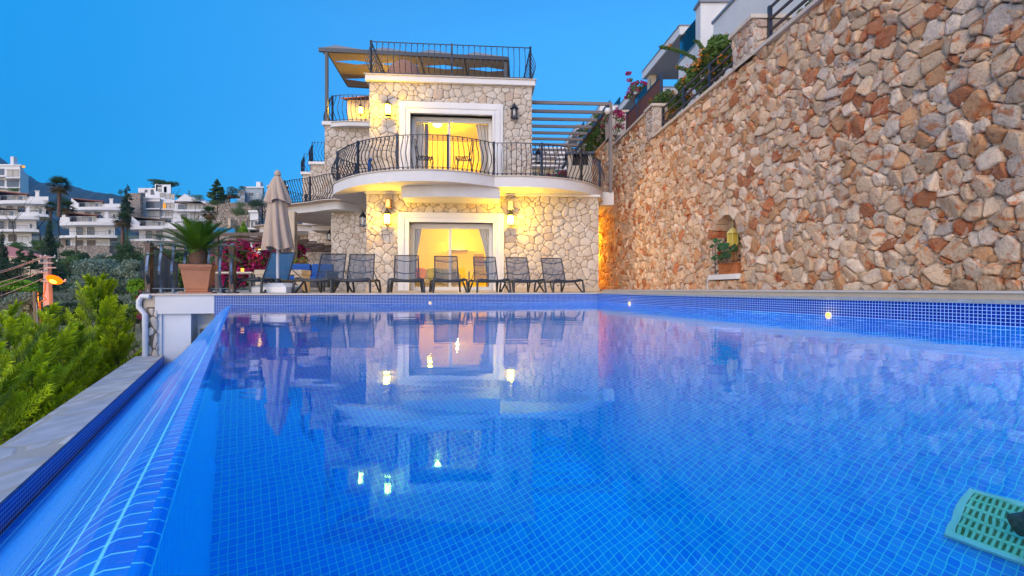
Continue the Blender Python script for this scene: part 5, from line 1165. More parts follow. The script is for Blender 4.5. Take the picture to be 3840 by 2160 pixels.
# ---------------------------------------------------------------- terrain
def lerpz(Y):
    ys=[-60,0,12,25,40,55,75,95,125,160,220,400,900,2500]; zs=[-8,-6,-5,-3.6,-2.0,-.3,2.0,5.2,9.2,17,26,40,60,60]
    return float(np.interp(Y,ys,zs))
def gz(X,Y):
    z=lerpz(Y); f=max(0,min(1,(X/max(Y,1)+.62)/.45)); z+=f*min(8,max(0,(Y-35)*.09)); g=max(0,min(1,(X/max(Y,1)+.05)/.3)); z+=g*min(9,max(0,(Y-25)*.25))
    return z+.35*math.sin(X*.31+1)*math.cos(Y*.23)+.9*math.sin(X*.07)*math.sin(Y*.05+2)*(Y>30)
xs=[-900,-500,-300,-220]+list(range(-160,60,5))+[80,120,200,400,900]; ys_=[-60,-20,0,6,10,14,18]+list(range(22,170,4))+[180,200,240,300,400,700,1500,2500]
m_=MB(); m_.add([(x,y,gz(x,y)-(4 if (-6<x<8 and y<14) else 0)) for y in ys_ for x in xs],[(j*len(xs)+i,j*len(xs)+i+1,(j+1)*len(xs)+i+1,(j+1)*len(xs)+i) for j in range(len(ys_)-1) for i in range(len(xs)-1)],0,True)
m_.build('ground',mat('dry_hillside',(.30,.23,.15),.95,noise=(.22,.6,(.05,.085,.03)),bump=(3,.5)),None,kind='structure')
mt_=mat('forest_mountain',(.04,.07,.06),.95,noise=(.012,.5))
def mountain(pts,Y,nm,dz=300):
    m_=MB(); n=len(pts); top=[P(px,py,Y) for px,py in pts]; V=[]
    rr=random.Random(int(Y))
    T=[]
    for a,b in zip(top[:-1],top[1:]):
        for k in range(8): q=a.lerp(b,k/8); q.z+=rr.uniform(-1,1)*Y*.0012; T.append(q)
    T.append(top[-1]); rows=7; n=len(T)
    for r in range(rows):
        f=r/(rows-1)
        for i,p in enumerate(T):
            V.append((p.x*(1-f*.25),p.y-f*Y*.45,p.z*(1-f)**1.1+20*f+rr.uniform(-1,1)*Y*.004*math.sin(math.pi*f)))
    m_.add(V,[(r*n+i,r*n+i+1,(r+1)*n+i+1,(r+1)*n+i) for r in range(rows-1) for i in range(n-1)],0,True); return m_.build(nm,mt_,None,kind='structure')
mountain([(-1700,830),(-1500,700),(-1100,560),(-800,500),(-500,470),(-200,540),(0,588),(60,640),(105,655),(150,685),(250,690),(330,715),(440,735),(600,760),(800,790),(1100,820),(1500,850)],2300,'mountains')
mountain([(-1600,850),(-1200,720),(-800,660),(-400,640),(-100,670),(105,668),(130,690),(200,702),(330,722),(420,728),(520,745),(700,780),(1000,830)],1700,'near_mountains')
# ---------------------------------------------------------------- foliage
def leafcloud(name,clumps,n,size,mt,parent,seed=1,aspect=.55,droop=0,tint=None):
    if name=='crown': n=int(n*1.7); size=size*1.1
    r=np.random.RandomState(seed); w=np.array([c[1][0]*c[1][1]*c[1][2] for c in clumps])**.8; w=w/w.sum()
    k=r.choice(len(clumps),n,p=w); cc=np.array([list(c[0]) for c in clumps])[k]; rr=np.array([list(c[1]) for c in clumps])[k]
    d=r.normal(size=(n,3)); d/=np.linalg.norm(d,axis=1)[:,None]; rad=r.uniform(.35,1,n)**.5
    pos=cc+d*rr*rad[:,None]
    nr=d+r.normal(size=(n,3))*.7; nr/=np.linalg.norm(nr,axis=1)[:,None]
    t=np.cross(nr,r.normal(size=(n,3))); t/=np.linalg.norm(t,axis=1)[:,None]; b=np.cross(nr,t); s=(size*r.uniform(.6,1.3,n))[:,None]; b=b*aspect
    V=np.stack([pos-t*s*.5,pos+b*s*.5,pos+t*s*.5,pos-b*s*.5],1).reshape(-1,3)
    F=np.arange(4*n).reshape(-1,4)
    base=np.array(tint if tint else (.1,.12,.05)); v=r.uniform(.6,1.35,n); hue=r.normal(0,.10,n); cl=r.uniform(.75,1.2,len(clumps))[k]
    col=np.stack([base[0]*v*cl*(1+hue),base[1]*v*cl,base[2]*v*cl*(1-hue)],1).clip(.004,.9); col=np.repeat(col,4,0)
    return np_mesh(name,V,F,mt,parent,col=col)
def leafmat(nm,rough=.55):
    m=bpy.data.materials.new(nm); N,K,b=nodes(m); a=N.new('ShaderNodeAttribute'); a.attribute_name='tint'; K(a.outputs['Color'],b.inputs['Base Color']); b.inputs['Roughness'].default_value=rough
    tr=N.new('ShaderNodeBsdfTranslucent'); K(a.outputs['Color'],tr.inputs[0]); x=N.new('ShaderNodeMixShader'); x.inputs[0].default_value=.3; K(b.outputs[0],x.inputs[1]); K(tr.outputs[0],x.inputs[2]); K(x.outputs[0],N['Material Output'].inputs[0]); return m
LM=leafmat('leaf_green'); FM=leafmat('petal',.7)
GREEN={'olive':(.24,.32,.23),'dark':(.05,.095,.04),'pine':(.07,.14,.045),'bright':(.22,.42,.02),'mid':(.11,.20,.05),'palm':(.06,.11,.03)}
def trunk_limbs(t,base,h,r,rr,limbs=4,spread=.6,mt='bark',name='trunk'):
    b=Vector(base); top=b+Vector((rr.uniform(-.1,.1)*h,rr.uniform(-.1,.1)*h,h*.55)); o=MB(); o.tube([b,b.lerp(top,.5)+Vector((rr.uniform(-.04,.04)*h,0,0)),top],[r,r*.8,r*.6],7)
    for i in range(limbs):
        q=2*math.pi*(i+rr.random())/limbs; o.tube([top-Vector((0,0,.05*h)),top+Vector((math.cos(q)*spread*.5*h*.5,math.sin(q)*spread*.5*h*.5,h*.16)),top+Vector((math.cos(q)*spread*h*.42,math.sin(q)*spread*h*.42,h*.34))],[r*.5,r*.35,r*.12],5)
    return o.build(name,M[mt],t)
def tree(px0,px1,py0,py1,Y,lab,kind='mid',n=2600,size=None,group=None,name='tree',clumps=14,cat='tree',seed=None,flat=False):
    """crown fills the photo box px0..px1, py0..py1 at depth Y"""
    seed=seed or int(px0*7+py0*3+Y)%9973; rr=random.Random(seed); a=P(px0,py1,Y); b=P(px1,py0,Y); cx=(a.x+b.x)/2; cz=(a.z+b.z)/2; rx_=(b.x-a.x)/2; rz=(b.z-a.z)/2
    g=min(gz(cx,Y),a.z-.05); t=thing(name,lab,cat,(cx,Y,g),group=group); ry=min(rx_,max(rz,rx_*.5))*1.0
    C_=[]
    for i in range(clumps):
        q=rr.uniform(0,2*math.pi); u=math.sqrt(rr.random()); v=rr.uniform(-.75,.8)
        k=math.sqrt(max(.05,1-v*v)) if not flat else 1
        s_=rr.uniform(.28,.46)
        C_.append(((cx+math.cos(q)*u*rx_*(1-s_)*k,Y+math.sin(q)*u*ry*.7*k,cz+v*rz*(1-s_*.7)),(rx_*s_*1.15,ry*s_,rz*s_*(.9 if not flat else .7))))
    sz=size or max(.06,(b.x-a.x)*.030)
    leafcloud('crown',C_,n,sz,LM,t,seed,tint=GREEN[kind])
    trunk_limbs(t,(cx,Y,g-.1),max(.3,cz-g+rz*.3),max(.05,rx_*.06),rr); return t
def conifer(px,py_top,py_bot,wpx,Y,lab,kind='dark',n=2600,group=None,airy=False,name='conifer',bulge=.5):
    rr=random.Random(int(px+Y)); tp=P(px,py_top,Y); bt=P(px,py_bot,Y); r=wpx/FPX*Y/2; h=tp.z-bt.z; g=min(gz(tp.x,Y),bt.z-.05); t=thing(name,lab,'tree',(tp.x,Y,g),group=group); C_=[]
    m_=15 if not airy else 13
    for i in range(m_):
        f=(i+.5)/m_; rad=r*(math.sin(math.pi*min(1,f*.5+.5))**.8 if bulge else 1-f); rad=r*min(1,(1-f)**.75*1.15)*(1 if f>.08 else .8)
        nn=3 if airy else 2
        for k in range(nn):
            q=rr.uniform(0,2*math.pi); C_.append(((tp.x+math.cos(q)*rad*(.55 if airy else .3),Y+math.sin(q)*rad*(.5 if airy else .3),bt.z+h*f),(rad*(.45 if airy else .7)+.02,rad*(.45 if airy else .7)+.02,h/m_*(.5 if airy else 1.1))))
    leafcloud('crown',C_,n,max(.08,r*.20),LM,t,int(px*3+Y),tint=GREEN[kind],aspect=.4)
    MB().tube([(tp.x,Y,g-.1),(tp.x,Y,bt.z+h*.85)],[max(.06,r*.08),.02],6).build('trunk',M['bark'],t); return t
def palm(px,py_c,py_b,Y,rpx,lab,seed=1):
    c=P(px,py_c,Y); bt=P(px,py_b,Y); r=rpx*1.3/FPX*Y; t=thing('palm_tree',lab,'palm',(c.x,Y,bt.z),group='fan palms on the hillside')
    MB().tube([(c.x,Y,bt.z-.8),(c.x,Y,(bt.z+c.z)/2),(c.x,Y,c.z)],[r*.16,r*.13,r*.14],8).build('trunk',M['palm_bark'],t)
    rr=random.Random(seed); V=[];F=[];Cc=[]
    for i in range(84):
        az=rr.uniform(0,6.283); el=rr.uniform(-.9,1.3); d=Vector((math.cos(az)*math.cos(el),math.sin(az)*math.cos(el),math.sin(el))); side=d.cross(Vector((0,0,1))).normalized(); up=side.cross(d); base=c+d*r*.45
        old=el<-.2; tc_=(.20,.14,.05) if old else (.07*rr.uniform(.7,1.3),.12*rr.uniform(.7,1.3),.03)
        for k in range(11):
            a=(k-5)/5*1.15; ld=(d*math.cos(a)+side*math.sin(a)+Vector((0,0,-.25*abs(math.sin(a))))).normalized(); w_=r*.05; b=len(V)
            V+=[base-side*w_,base+side*w_,base+ld*r*.55+Vector((0,0,-r*.06)),base+ld*r*.55+Vector((0,0,-r*.06))]; F.append((b,b+1,b+2,b+3)); Cc+=[tc_]*4
    np_mesh('fan_leaves',np.array([tuple(v) for v in V]),np.array(F),LM,t,col=np.array(Cc)); return t
# ---------------------------------------------------------------- hillside villas
M['win']=mat('far_window',(.10,.12,.14),.15); M['shutter']=mat('brown_shutter',(.17,.13,.10),.6); M['rtile']=mat('rust_roof_tile',(.34,.13,.09),.8,noise=(2,.3)); M['btile']=mat('brown_roof_tile',(.20,.15,.12),.8,noise=(2,.3))
M['curt']=mat('far_curtain',(.45,.43,.38),.8); M['farwhite']=mat('far_white_render',(.72,.72,.73),.8)
M['farlit']=lamp_mat('far_lit_window',(1,.42,.05),1.3)
def shear(k,Y): return Matrix(((1,k*.92,0,-k*.92*Y),(0,1,0,0),(0,0,1,0),(0,0,0,1)))
def villa(x0,x1,yb,Y,lab,lower=True,roof='rtile',seed=1):
    k=(x1-x0)/690.0/FPX*Y; o=P(x0,yb,Y); sh=shear(((x0+x1)/2-1920)/FPX,Y); t=thing('hillside_villa',lab,'house',(o.x,Y,o.z-.1),group='white villas on the far hillside')
    def B(nm,a0,b0,z0,a1,b1,z1,mt,par=t,**kw): return MB(sh).box(o.x+a0*k,Y+b0*k,o.z+z0*k,o.x+a1*k,Y+b1*k,o.z+z1*k).build(nm,mt,par,**kw)
    def curved(nm,a0,a1,z0,z1,bow,mt,b1=330): 
        pts=[(o.x+(a0+(a1-a0)*i/12)*k,Y-(bow*math.sin(math.pi*(i/12))**.7)*k) for i in range(13)]; return MB(sh).prism(pts+[(o.x+a1*k,Y+b1*k),(o.x+a0*k,Y+b1*k)],o.z+z0*k,o.z+z1*k).build(nm,mt,t)
    def win(a0,z0,a1,z1,mt='win',b=96,frame=True,par=t):
        w_=B('window',a0,b,z0,a1,b+3.9,z1,M[mt],par)
        if frame:
            am=(a0+a1)/2; m_=MB(sh); f=4
            for q0,q1,r0,r1 in ((a0-f,a0,z0,z1),(a1,a1+f,z0,z1),(a0-f,a1+f,z1,z1+f),(am-f/2,am+f/2,z0,z1)): m_.box(o.x+q0*k,Y+(b-3)*k,o.z+r0*k,o.x+q1*k,Y+b*k,o.z+r1*k)
            m_.build('frame',M['shutter'],w_)
    def rail(a0,a1,z0,z1,b):
        m_=MB(sh); m_.box(o.x+a0*k,Y+b*k,o.z+z1*k,o.x+a1*k,Y+(b+3)*k,o.z+(z1+3)*k)
        for i in range(7): a=a0+(a1-a0)*i/6; m_.box(o.x+a*k,Y+b*k,o.z+z0*k,o.x+(a+2.5)*k,Y+(b+2.5)*k,o.z+z1*k)
        m_.build('railing',M['steel'],t)
    if lower:
        B('wall',120,100,-60,600,330,100,M['farwhite']); win(205,8,265,80,'shutter'); win(325,0,410,80,'shutter'); rail(150,560,0,55,60)
        B('wall',-5,140,0,60,300,100,M['shutter'])
    curved('balcony_slab',0,690,100,128,55,M['farwhite'])
    B('wall',108,100,128.5,655,330,246,M['farwhite']); win(195,130,265,235); win(325,130,400,235); win(578,158,604,210,frame=False)
    win(268,132,300,232,'curt',frame=False); rail(80,640,129,178,20)
    curved('upper_parapet',5,690,246,285,60,M['farwhite'])
    m_=MB(sh); m_.add([(o.x+a*k,Y+b*k,o.z+z*k) for a,z in ((3,285.5),(125,285.5),(125,335),(30,408)) for b in (-12,300)],[(0,2,4,6),(1,7,5,3),(0,1,3,2),(2,3,5,4),(4,5,7,6),(6,7,1,0)]); m_.build('gable_wall',M['farwhite'],t)
    B('parapet_block',470,-28,285.5,688,300,330,M['farwhite']); rail(130,468,286,335,-18)
    B('top_storey',60,100,285.5,480,330,372,M['farwhite'])
    for a0,a1 in ((135,190),(200,262),(272,330),(345,380),(392,430)): win(a0,290,a1,362,'curt' if (a0*seed)%3 else 'win',frame=a0 in(135,272))
    m_=MB(sh); m_.add([(o.x+a*k,Y+b*k,o.z+z*k) for a,z in ((20,412),(455,372),(455,380),(20,422)) for b in (40,330)],[(0,2,4,6),(1,7,5,3),(0,1,3,2),(2,3,5,4),(4,5,7,6),(6,7,1,0)]); m_.build('roof',M[roof],t)
    m_=MB(sh); m_.add([(o.x+a*k,Y+b*k,o.z+z*k) for a,b,z in ((455,-20,330.5),(690,-20,330.5),(640,330,392),(440,330,392))],[(0,1,2,3)]); rf=m_.build('roof',M[roof],t)
    B('chimney',535,40,330,580,90,405,M['farwhite'],rf); B('chimney_cap',528,33,405.5,587,97,412,M['farwhite'],rf)
    m_=MB(sh); m_.add([(o.x+a*k,Y+b*k,o.z+z*k) for a,b,z in ((440,60,345),(520,60,330),(510,130,385),(430,130,400))],[(0,1,2,3)]); m_.build('solar_panel',M['steel'],rf); return t
villa(222,441,924,118,'white hillside villa with rust tiled roof standing directly on a rubble wall',seed=2)
villa(260,454,858,138,'white villa with rust tiled roof behind the one standing on a rubble wall',lower=False,seed=5)
villa(486,694,935,122,'white hillside villa with brown roof whose slabs run behind the cycad',roof='btile',seed=4)
villa(-74,146,902,118,'white villa with brown roof cut by the left picture edge, below another',roof='btile',seed=7)
villa(-42,182,846,136,'white villa with rust tiled roof at the left picture edge, above another',lower=False,seed=8)
# tall block at the far left
def flatblock(px0,px1,py0,py1,Y,lab,wins,extra=None,mt='farwhite',dep=12,name='apartment_house',cat='house',litw=(),balc=()):
    sh=shear(((px0+px1)/2-1920)/FPX,Y); a=P(px0,py1,Y); b=P(px1,py0,Y); t=thing(name,lab,cat,(a.x,Y,a.z-.1),group=None); s=1/FPX*Y
    MB(sh).box(a.x,Y,a.z-6,b.x,Y+dep,b.z).build('wall',M[mt],t); MB(sh).box(a.x-.3,Y-.3,b.z,b.x+.3,Y+dep,b.z+.35).build('roof_edge',M['farwhite'],t)
    for i,(x0,x1,y0,y1) in enumerate(wins):
        q=P(x0,y1,Y); r=P(x1,y0,Y); w_=MB(sh).box(q.x,Y-.12,q.z,r.x,Y-.004,r.z).build('window',M['farlit'] if i in litw else (M['curt'] if (i%3==1) else M['win']),t)
        m_=MB(sh); m_.box(q.x-.12,Y-.2,r.z,r.x+.12,Y-.121,r.z+.14); m_.box(q.x-.12,Y-.2,q.z-.14,r.x+.12,Y-.121,q.z); m_.box((q.x+r.x)/2-.05,Y-.2,q.z,(q.x+r.x)/2+.05,Y-.121,r.z); m_.build('frame',M['frame_white'] if mt!='farwhite' else M['shutter'],w_)
    for (x0,x1,y0,y1,d) in balc:
        q=P(x0,y1,Y); r=P(x1,y0,Y); MB(sh).box(q.x,Y-d,q.z,r.x,Y-.21,r.z).build('balcony',M['farwhite'],t)
    return t
TY=150
t=flatblock(-60,76,622,722,TY,'tall white apartment block with deep balconies at the far left, below the dark mountain',[(-50,15,635,660),(25,70,638,665),(25,70,677,702),(-50,15,677,702)],balc=[(-60,22,662,668,2),(22,76,669,674,2),(-60,22,704,709,2),(22,76,706,711,2)],dep=10)
u0=P(76.3,0,TY); u1=P(107,0,TY+11)
MB().hexa([(u0.x,TY-.1,10),(u1.x,TY+11,10),(u1.x-3,TY+12,10),(u0.x-3,TY+1,10)],[(u0.x,TY-.1,P(0,624,TY).z),(u1.x,TY+11,P(0,630,TY).z),(u1.x-3,TY+12,P(0,630,TY).z),(u0.x-3,TY+1,P(0,624,TY).z)]).build('side_wall',M['farwhite'],t)
MB().box(P(-60,0,TY+3).x,TY+3,P(0,621,TY).z,P(76,0,TY+3).x,TY+4.2,P(0,606,TY).z).build('penthouse',M['farwhite'],t)
MB().box(P(48,0,TY).x,TY+2.8,P(0,621,TY).z+.1,P(58,0,TY).x,TY+2.99,P(0,612,TY).z).build('lit_window',M['farlit'],t); MB().box(P(20,0,TY).x,TY+1.5,P(0,621,TY).z,P(32,0,TY).x,TY+2.7,P(0,582,TY).z).build('chimney',M['farwhite'],t)
# big stepped complex in the middle
t=flatblock(527,600,745,905,150,'large white stepped villa complex with one orange lit window, in the middle of the hillside',[(548,600-2,757,782),(556,598,790,812)],balc=[(545,600,783,787,1.2)])
def add_block(t,px0,px1,py0,py1,Y,wins,lit=(),balc=(),dep=10,mt='farwhite'):
    sh=shear(((px0+px1)/2-1920)/FPX,Y); a=P(px0,py1,Y); b=P(px1,py0,Y); MB(sh).box(a.x,Y,a.z,b.x,Y+dep,b.z).build('wall',M[mt],t)
    for i,(x0,x1,y0,y1) in enumerate(wins):
        q=P(x0,y1,Y); r=P(x1,y0,Y); w_=MB(sh).box(q.x,Y-.12,q.z,r.x,Y-.004,r.z).build('window',M['farlit'] if i in lit else (M['win'] if i%3==0 else M['curt']),t)
        m_=MB(sh); n=max(2,int((x1-x0)/14)); 
        for j in range(n+1): x=q.x+(r.x-q.x)*j/n; m_.box(x-.06,Y-.18,q.z,x+.06,Y-.121,r.z)
        m_.box(q.x,Y-.18,r.z,r.x,Y-.121,r.z+.12); m_.build('frame',M['shutter'],w_)
    for (x0,x1,y0,y1,d) in balc: q=P(x0,y1,Y); r=P(x1,y0,Y); MB(sh).box(q.x,Y-d,q.z,r.x,Y-.19,r.z).build('balcony',M['farwhite'],t)
add_block(t,600,655,748,905,151,[(611,622,763,782),(624,654,762,784),(620,645,797,812)],lit=(0,),balc=[(604,655,785,789,1.4),(604,655,814,818,1.2)])
add_block(t,655,771,755,860,149,[(668,698,768,788),(700,764,765,790),(714,745,800,826),(680,700,805,824),(712,744,838,850)],balc=[(655,770,789,796,2.0),(655,770,826,834,2.0)])
add_block(t,545,640,722,748,156,[(565,577,712,730),(600,615,725,740),(620,655,728,746)])
add_block(t,518,585,705,722,162,[(543,552,713,728)],mt='farwhite'); add_block(t,585,640,692,722,160,[(592,604,695,702),(594,604,709,719)])
m_=MB(); Yg=149; g=[P(655,755,Yg),P(692,727,Yg),P(771,765,Yg),P(771,772,Yg),P(655,762,Yg)]; m_.add([tuple(p) for p in g]+[(p.x,p.y+9,p.z) for p in g],[(0,4,3,2,1),(5,6,7,8,9),(0,1,6,5),(1,2,7,6),(2,3,8,7),(3,4,9,8),(4,0,5,9)]); m_.build('gable',M['farwhite'],t)
MB().bar(P(655,757,148),P(771,768,148),.5,.3).build('roof_edge',M['btile'],t)
for px,py in ((586,690),(620,700)): q=P(px,py,160); MB().box(q.x-.5,160,q.z-2.5,q.x+.5,161.5,q.z).build('chimney',M['farwhite'],t)
# blue grey house with white window frames
M['greyblue']=mat('grey_blue_render',(.33,.40,.46),.8)
t=flatblock(918,985,705,780,128,'grey blue house with white framed windows among dark trees on the ridge',[(935,948,722,737),(900+10,916,722,733),(963,969,728,736)][:1]+[(963,969,728,736)],mt='greyblue',dep=9)
add_block(t,890,918,712,765,126,[(902,914,720,732),(904,916,746,754)],mt='greyblue',dep=4); q=P(967,684,130); MB().box(q.x-.5,130,q.z-3,q.x+.7,131.5,q.z+.2).build('chimney',M['farwhite'],t)
t=flatblock(834,905,765,780,121,'low house with a red lit room and blue walls under the pines on the ridge',[(842,846,771,778)],mt='greyblue',dep=8); add_block(t,836,862,741,762,121,[(838,860,745,758)],lit=(),mt='rtile',dep=3); MB().bar(P(832,739,120),P(888,737,120),3,.4).build('roof',M['rtile'],t)
t=flatblock(938,974,797,872,75,'white house with a balcony and tall window left of the parasol',[(955,965,832,852),(940,948,830,856)],dep=8,balc=[(925,975,858,864,1.5)])
add_block(t,938,985,864,885,75,[(958,969,871,884)]); 
for px in (928,944,973): MB().bar(P(px,860,73.6),P(px,828,73.6),.08,.08).build('railing_post',M['iron'],t)
MB().bar(P(925,829,73.6),P(985,822,73.6),.08,.1).build('railing',M['iron'],t)
t=flatblock(1005,1075,700,760,112,'pale house with red roof edge behind the parasol top',[(1012,1022,722,745),(1070,1072,740,745)][:1],dep=8); MB().bar(P(1008,700,111.5),P(1078,702,111.5),1,.5).build('roof',M['rtile'],t)
# red roofed house lower left
q=P(30,958,62); t=thing('red_roof_house','house with pale red tiled roof and cream wall at the lower left among the conifers','house',(q.x,62,q.z-2)); s=62/FPX
shR=shear((90-1920)/FPX,62)
a=P(32,993,62); b=P(150,960,62); MB(shR).box(a.x,62,a.z-3,b.x,70,b.z).build('wall',mat('cream_render',(.62,.52,.36),.8),t)
m_=MB(shR); m_.add([tuple(P(26,968,61.4)),tuple(P(158,962,61.4)),tuple(P(140,924,66)),tuple(P(32,924,66))],[(0,1,2,3)]); m_.build('roof',mat('pink_red_roof_tile',(.52,.20,.17),.8,noise=(1.5,.25)),t); w_=MB(shR).box(P(50,975,61.9).x,61.9,P(50,988,61.9).z,P(62,0,61.9).x,61.99,P(0,975,61.9).z).build('window',M['win'],t)
# houses beyond the right balcony
for i,(x0,x1,y0,y1,Y,lab) in enumerate(((1985,2080,590,700,62,'cream house with white windows seen through the right balcony railing, left one'),(2085,2150,600,690,70,'white house beyond the right balcony railing beside the barbecue'),(2020,2120,560,600,95,'farthest white house with blue roof seen under the pergola beams'))):
    w_=x1-x0; flatblock(x0,x1,y0,y1,Y,lab,[(x0+w_*.12,x0+w_*.22,y0+18,y0+32),(x0+w_*.35,x0+w_*.45,y0+18,y0+32),(x0+w_*.6,x0+w_*.7,y0+18,y0+32),(x0+w_*.15,x0+w_*.28,y0+55,y0+72),(x0+w_*.5,x0+w_*.66,y0+55,y0+72)] if i<2 else [(2040,2050,572,584),(2080,2092,572,584)],mt='cream' if i==0 else 'farwhite',dep=6,balc=[(x0-4,x1+4,y0+40,y0+46,1.6)] if i<2 else ())
# rubble walls and terraces on the hillside
rub=voro_mat('far_rubble',1.6,[(.42,.35,.28),(.33,.28,.24),(.50,.42,.33)],(.16,.13,.11),jw=.12)
def rwall(px0,px1,py0,py1,Y,lab,nm='rubble_wall',dy=0):
    a=P(px0,py1,Y); b=P(px1,py0,Y+dy); t=MB().add([(a.x,Y,a.z-3),(b.x,Y+dy,a.z-3),(b.x,Y+dy,b.z),(a.x,Y,b.z),(a.x,Y+1.2,a.z-3),(b.x,Y+dy+1.2,a.z-3),(b.x,Y+dy+1.2,b.z),(a.x,Y+1.2,b.z)],[(0,1,2,3),(7,6,5,4),(3,2,6,7),(0,3,7,4),(1,5,6,2)]).build(nm,rub,None,label=lab,cat='wall'); return t
rwall(216,410,921,950,112,'rubble retaining wall below the lower centre hillside villa'); rwall(300,420,950,975,104,'lower rubble wall beside the dark shed on the hillside'); rwall(470,526,724,830,147,'tall rubble wall left of the stepped villa complex'); rwall(490,690,905,925,116,'rubble wall below the villa behind the cycad')
rwall(772,940,805,850,98,'long rubble wall behind the far palms and the lime green cypress'); rwall(770,1000,760,772,118,'low rubble terrace wall on the dry slope under the pines')
t=MB().box(P(860,0,97).x,96.5,P(0,866,97).z,P(870,0,97).x,97.4,P(0,820,97).z).build('stone_gatepost',M['cream'],None,label='cream stone gatepost in front of the long rubble wall',cat='gatepost')
MB().add([tuple(P(690,850,60)),tuple(P(880,873,60)),tuple(P(882,858,66)),tuple(P(700,843,66))]+[tuple(P(690,858,60)),tuple(P(880,880,60))],[(0,1,2,3),(4,5,1,0)]).build('shade_roof',mat('turquoise_sheet',(.05,.38,.55),.5,noise=(.5,.2)),None,label='turquoise sheet roof behind the cycad fronds',cat='roof')
# ---------------------------------------------------------------- trees and shrubs of the background
palm(223,697,800,100,34,'tall fan palm standing above the hillside villas at the left',1); palm(190,775,830,108,18,'small fan palm with brown trunk between the left and centre villas',2); palm(252,778,800,106,26,'low fan palm at the left end of the centre villas',3)
palm(460,825,905,100,30,'shaggy fan palm at the right end of the lower centre villa',4); palm(787,800,860,84,26,'fan palm in front of the dry slope behind the cycad',5)
def umbrella(px0,px1,py0,py1,py_b,Y,lab,kind='pine'):
    return tree(px0,px1,py0,py1,Y,lab,kind,n=2600,name='umbrella_pine',clumps=16,flat=True)
umbrella(553,670,667,712,740,170,'broad umbrella pine on the skyline above the stepped villa complex')
conifer(815,672,745,70,105,'airy pine with red trunk on the ridge left of the blue grey house',kind='pine',airy=True,n=2200,name='pine_tree'); tree(848,925,690,745,116,'spreading dark pine in front of the blue grey house','dark',name='pine_tree',n=2200,flat=True)
conifer(478,690,800,52,130,'dark pine between the centre villa and the stepped villa complex',kind='dark',airy=True,n=1800,name='pine_tree'); conifer(185,812,962,48,70,'dark slim cypress below the villas, left of the lower centre villa',n=3000,name='cypress_tree'); conifer(8,868,1080,62,48,'dark cypress at the left picture edge',n=3200,name='cypress_tree')
conifer(78,925,1000,60,52,'young dark conifer in front of the pale red roof',kind='pine',airy=True,n=1500,name='pine_tree'); conifer(115,935,1010,58,50,'second young dark conifer in front of the pale red roof, nearer the street lamp',kind='pine',airy=True,n=1500,name='pine_tree')
conifer(913,830,882,42,50,'small lime green cone shaped cypress left of the parasol',kind='bright',n=2600,name='dwarf_cypress'); tree(876,905,838,885,52,'dark green shrub beside the lime green cypress','mid',n=900,name='shrub',cat='shrub')
tree(395,545,905,1000,58,'wide green pine with soft crown behind the iron fence','pine',n=4200,name='pine_tree',clumps=20); tree(240,545,960,1105,34,'large grey green olive tree behind the conifer tops','olive',n=9000,name='olive_tree',clumps=26,size=.13)
tree(430,560,965,1075,28,'grey green olive tree next to the terrace fence','olive',n=5200,name='olive_tree',size=.12,clumps=18); tree(-40,190,1085,1230,20,'grey green olive tree at the lower left behind the golden conifers','olive',n=8000,name='olive_tree',size=.10,clumps=24)
tree(270,385,1045,1160,24,'grey green olive tree right of the street lamp','olive',n=5200,name='olive_tree',size=.10,clumps=18); tree(430,545,1090,1240,15,'grey green olive bush beside the downspout','olive',n=5000,name='olive_bush',size=.075,clumps=16,cat='shrub')
tree(480,550,1040,1110,13.5,'bright green leafy vine bush beside the terrace corner','bright',n=2200,name='vine_bush',size=.07,cat='shrub'); tree(-20,160,1045,1100,34,'bright green shrub mass left of the street lamp','bright',n=3000,name='shrub',cat='shrub',size=.14)
tree(215,310,932,965,96,'bright green creeper on the rubble wall of the lower centre villa','mid',n=1800,name='creeper_bush',cat='shrub'); tree(100,235,895,950,88,'green shrub mass below the left villas','mid',n=2400,name='shrub',cat='shrub'); tree(20,110,900,945,90,'dull green shrub below the cut off left villa','mid',n=1800,name='shrub',cat='shrub')
tree(860,935,775,815,95,'olive green shrub on the dry slope above the long rubble wall','mid',n=1800,name='shrub',cat='shrub'); tree(770,835,745,772,112,'green bushes at the foot of the airy pine','mid',n=1200,name='shrub',cat='shrub'); tree(925,1010,742,790,108,'dark bushes in front of the blue grey house','dark',n=2400,name='shrub',cat='shrub'); tree(975,1008,715,760,110,'dark upright tree at the right end of the blue grey house','dark',n=1500,name='oak_tree')
tree(880,930,745,790,104,'green tree in front of the low house with the red lit room','mid',n=1500,name='oak_tree'); tree(700,770,725,760,140,'dull bushes at the right roof end of the stepped villa complex','mid',n=1000,name='shrub',cat='shrub'); tree(430,480,880,935,102,'dark green bush at the foot of the shaggy fan palm','mid',n=1300,name='shrub',cat='shrub'); tree(505,540,800,850,135,'dark tree left of the villa behind the cycad','dark',n=1000,name='oak_tree')
tree(570,625,880,905,112,'bare grey bush on the terrace of the villa behind the cycad','dark',n=700,name='shrub',cat='shrub'); tree(20,80,700,722,116,'low dark bushes in front of the tall apartment block','mid',n=900,name='shrub',cat='shrub'); tree(600,850,950,1075,24,'green hedge mass behind the terracotta planter','mid',n=5200,name='hedge',cat='hedge',size=.11,clumps=22)
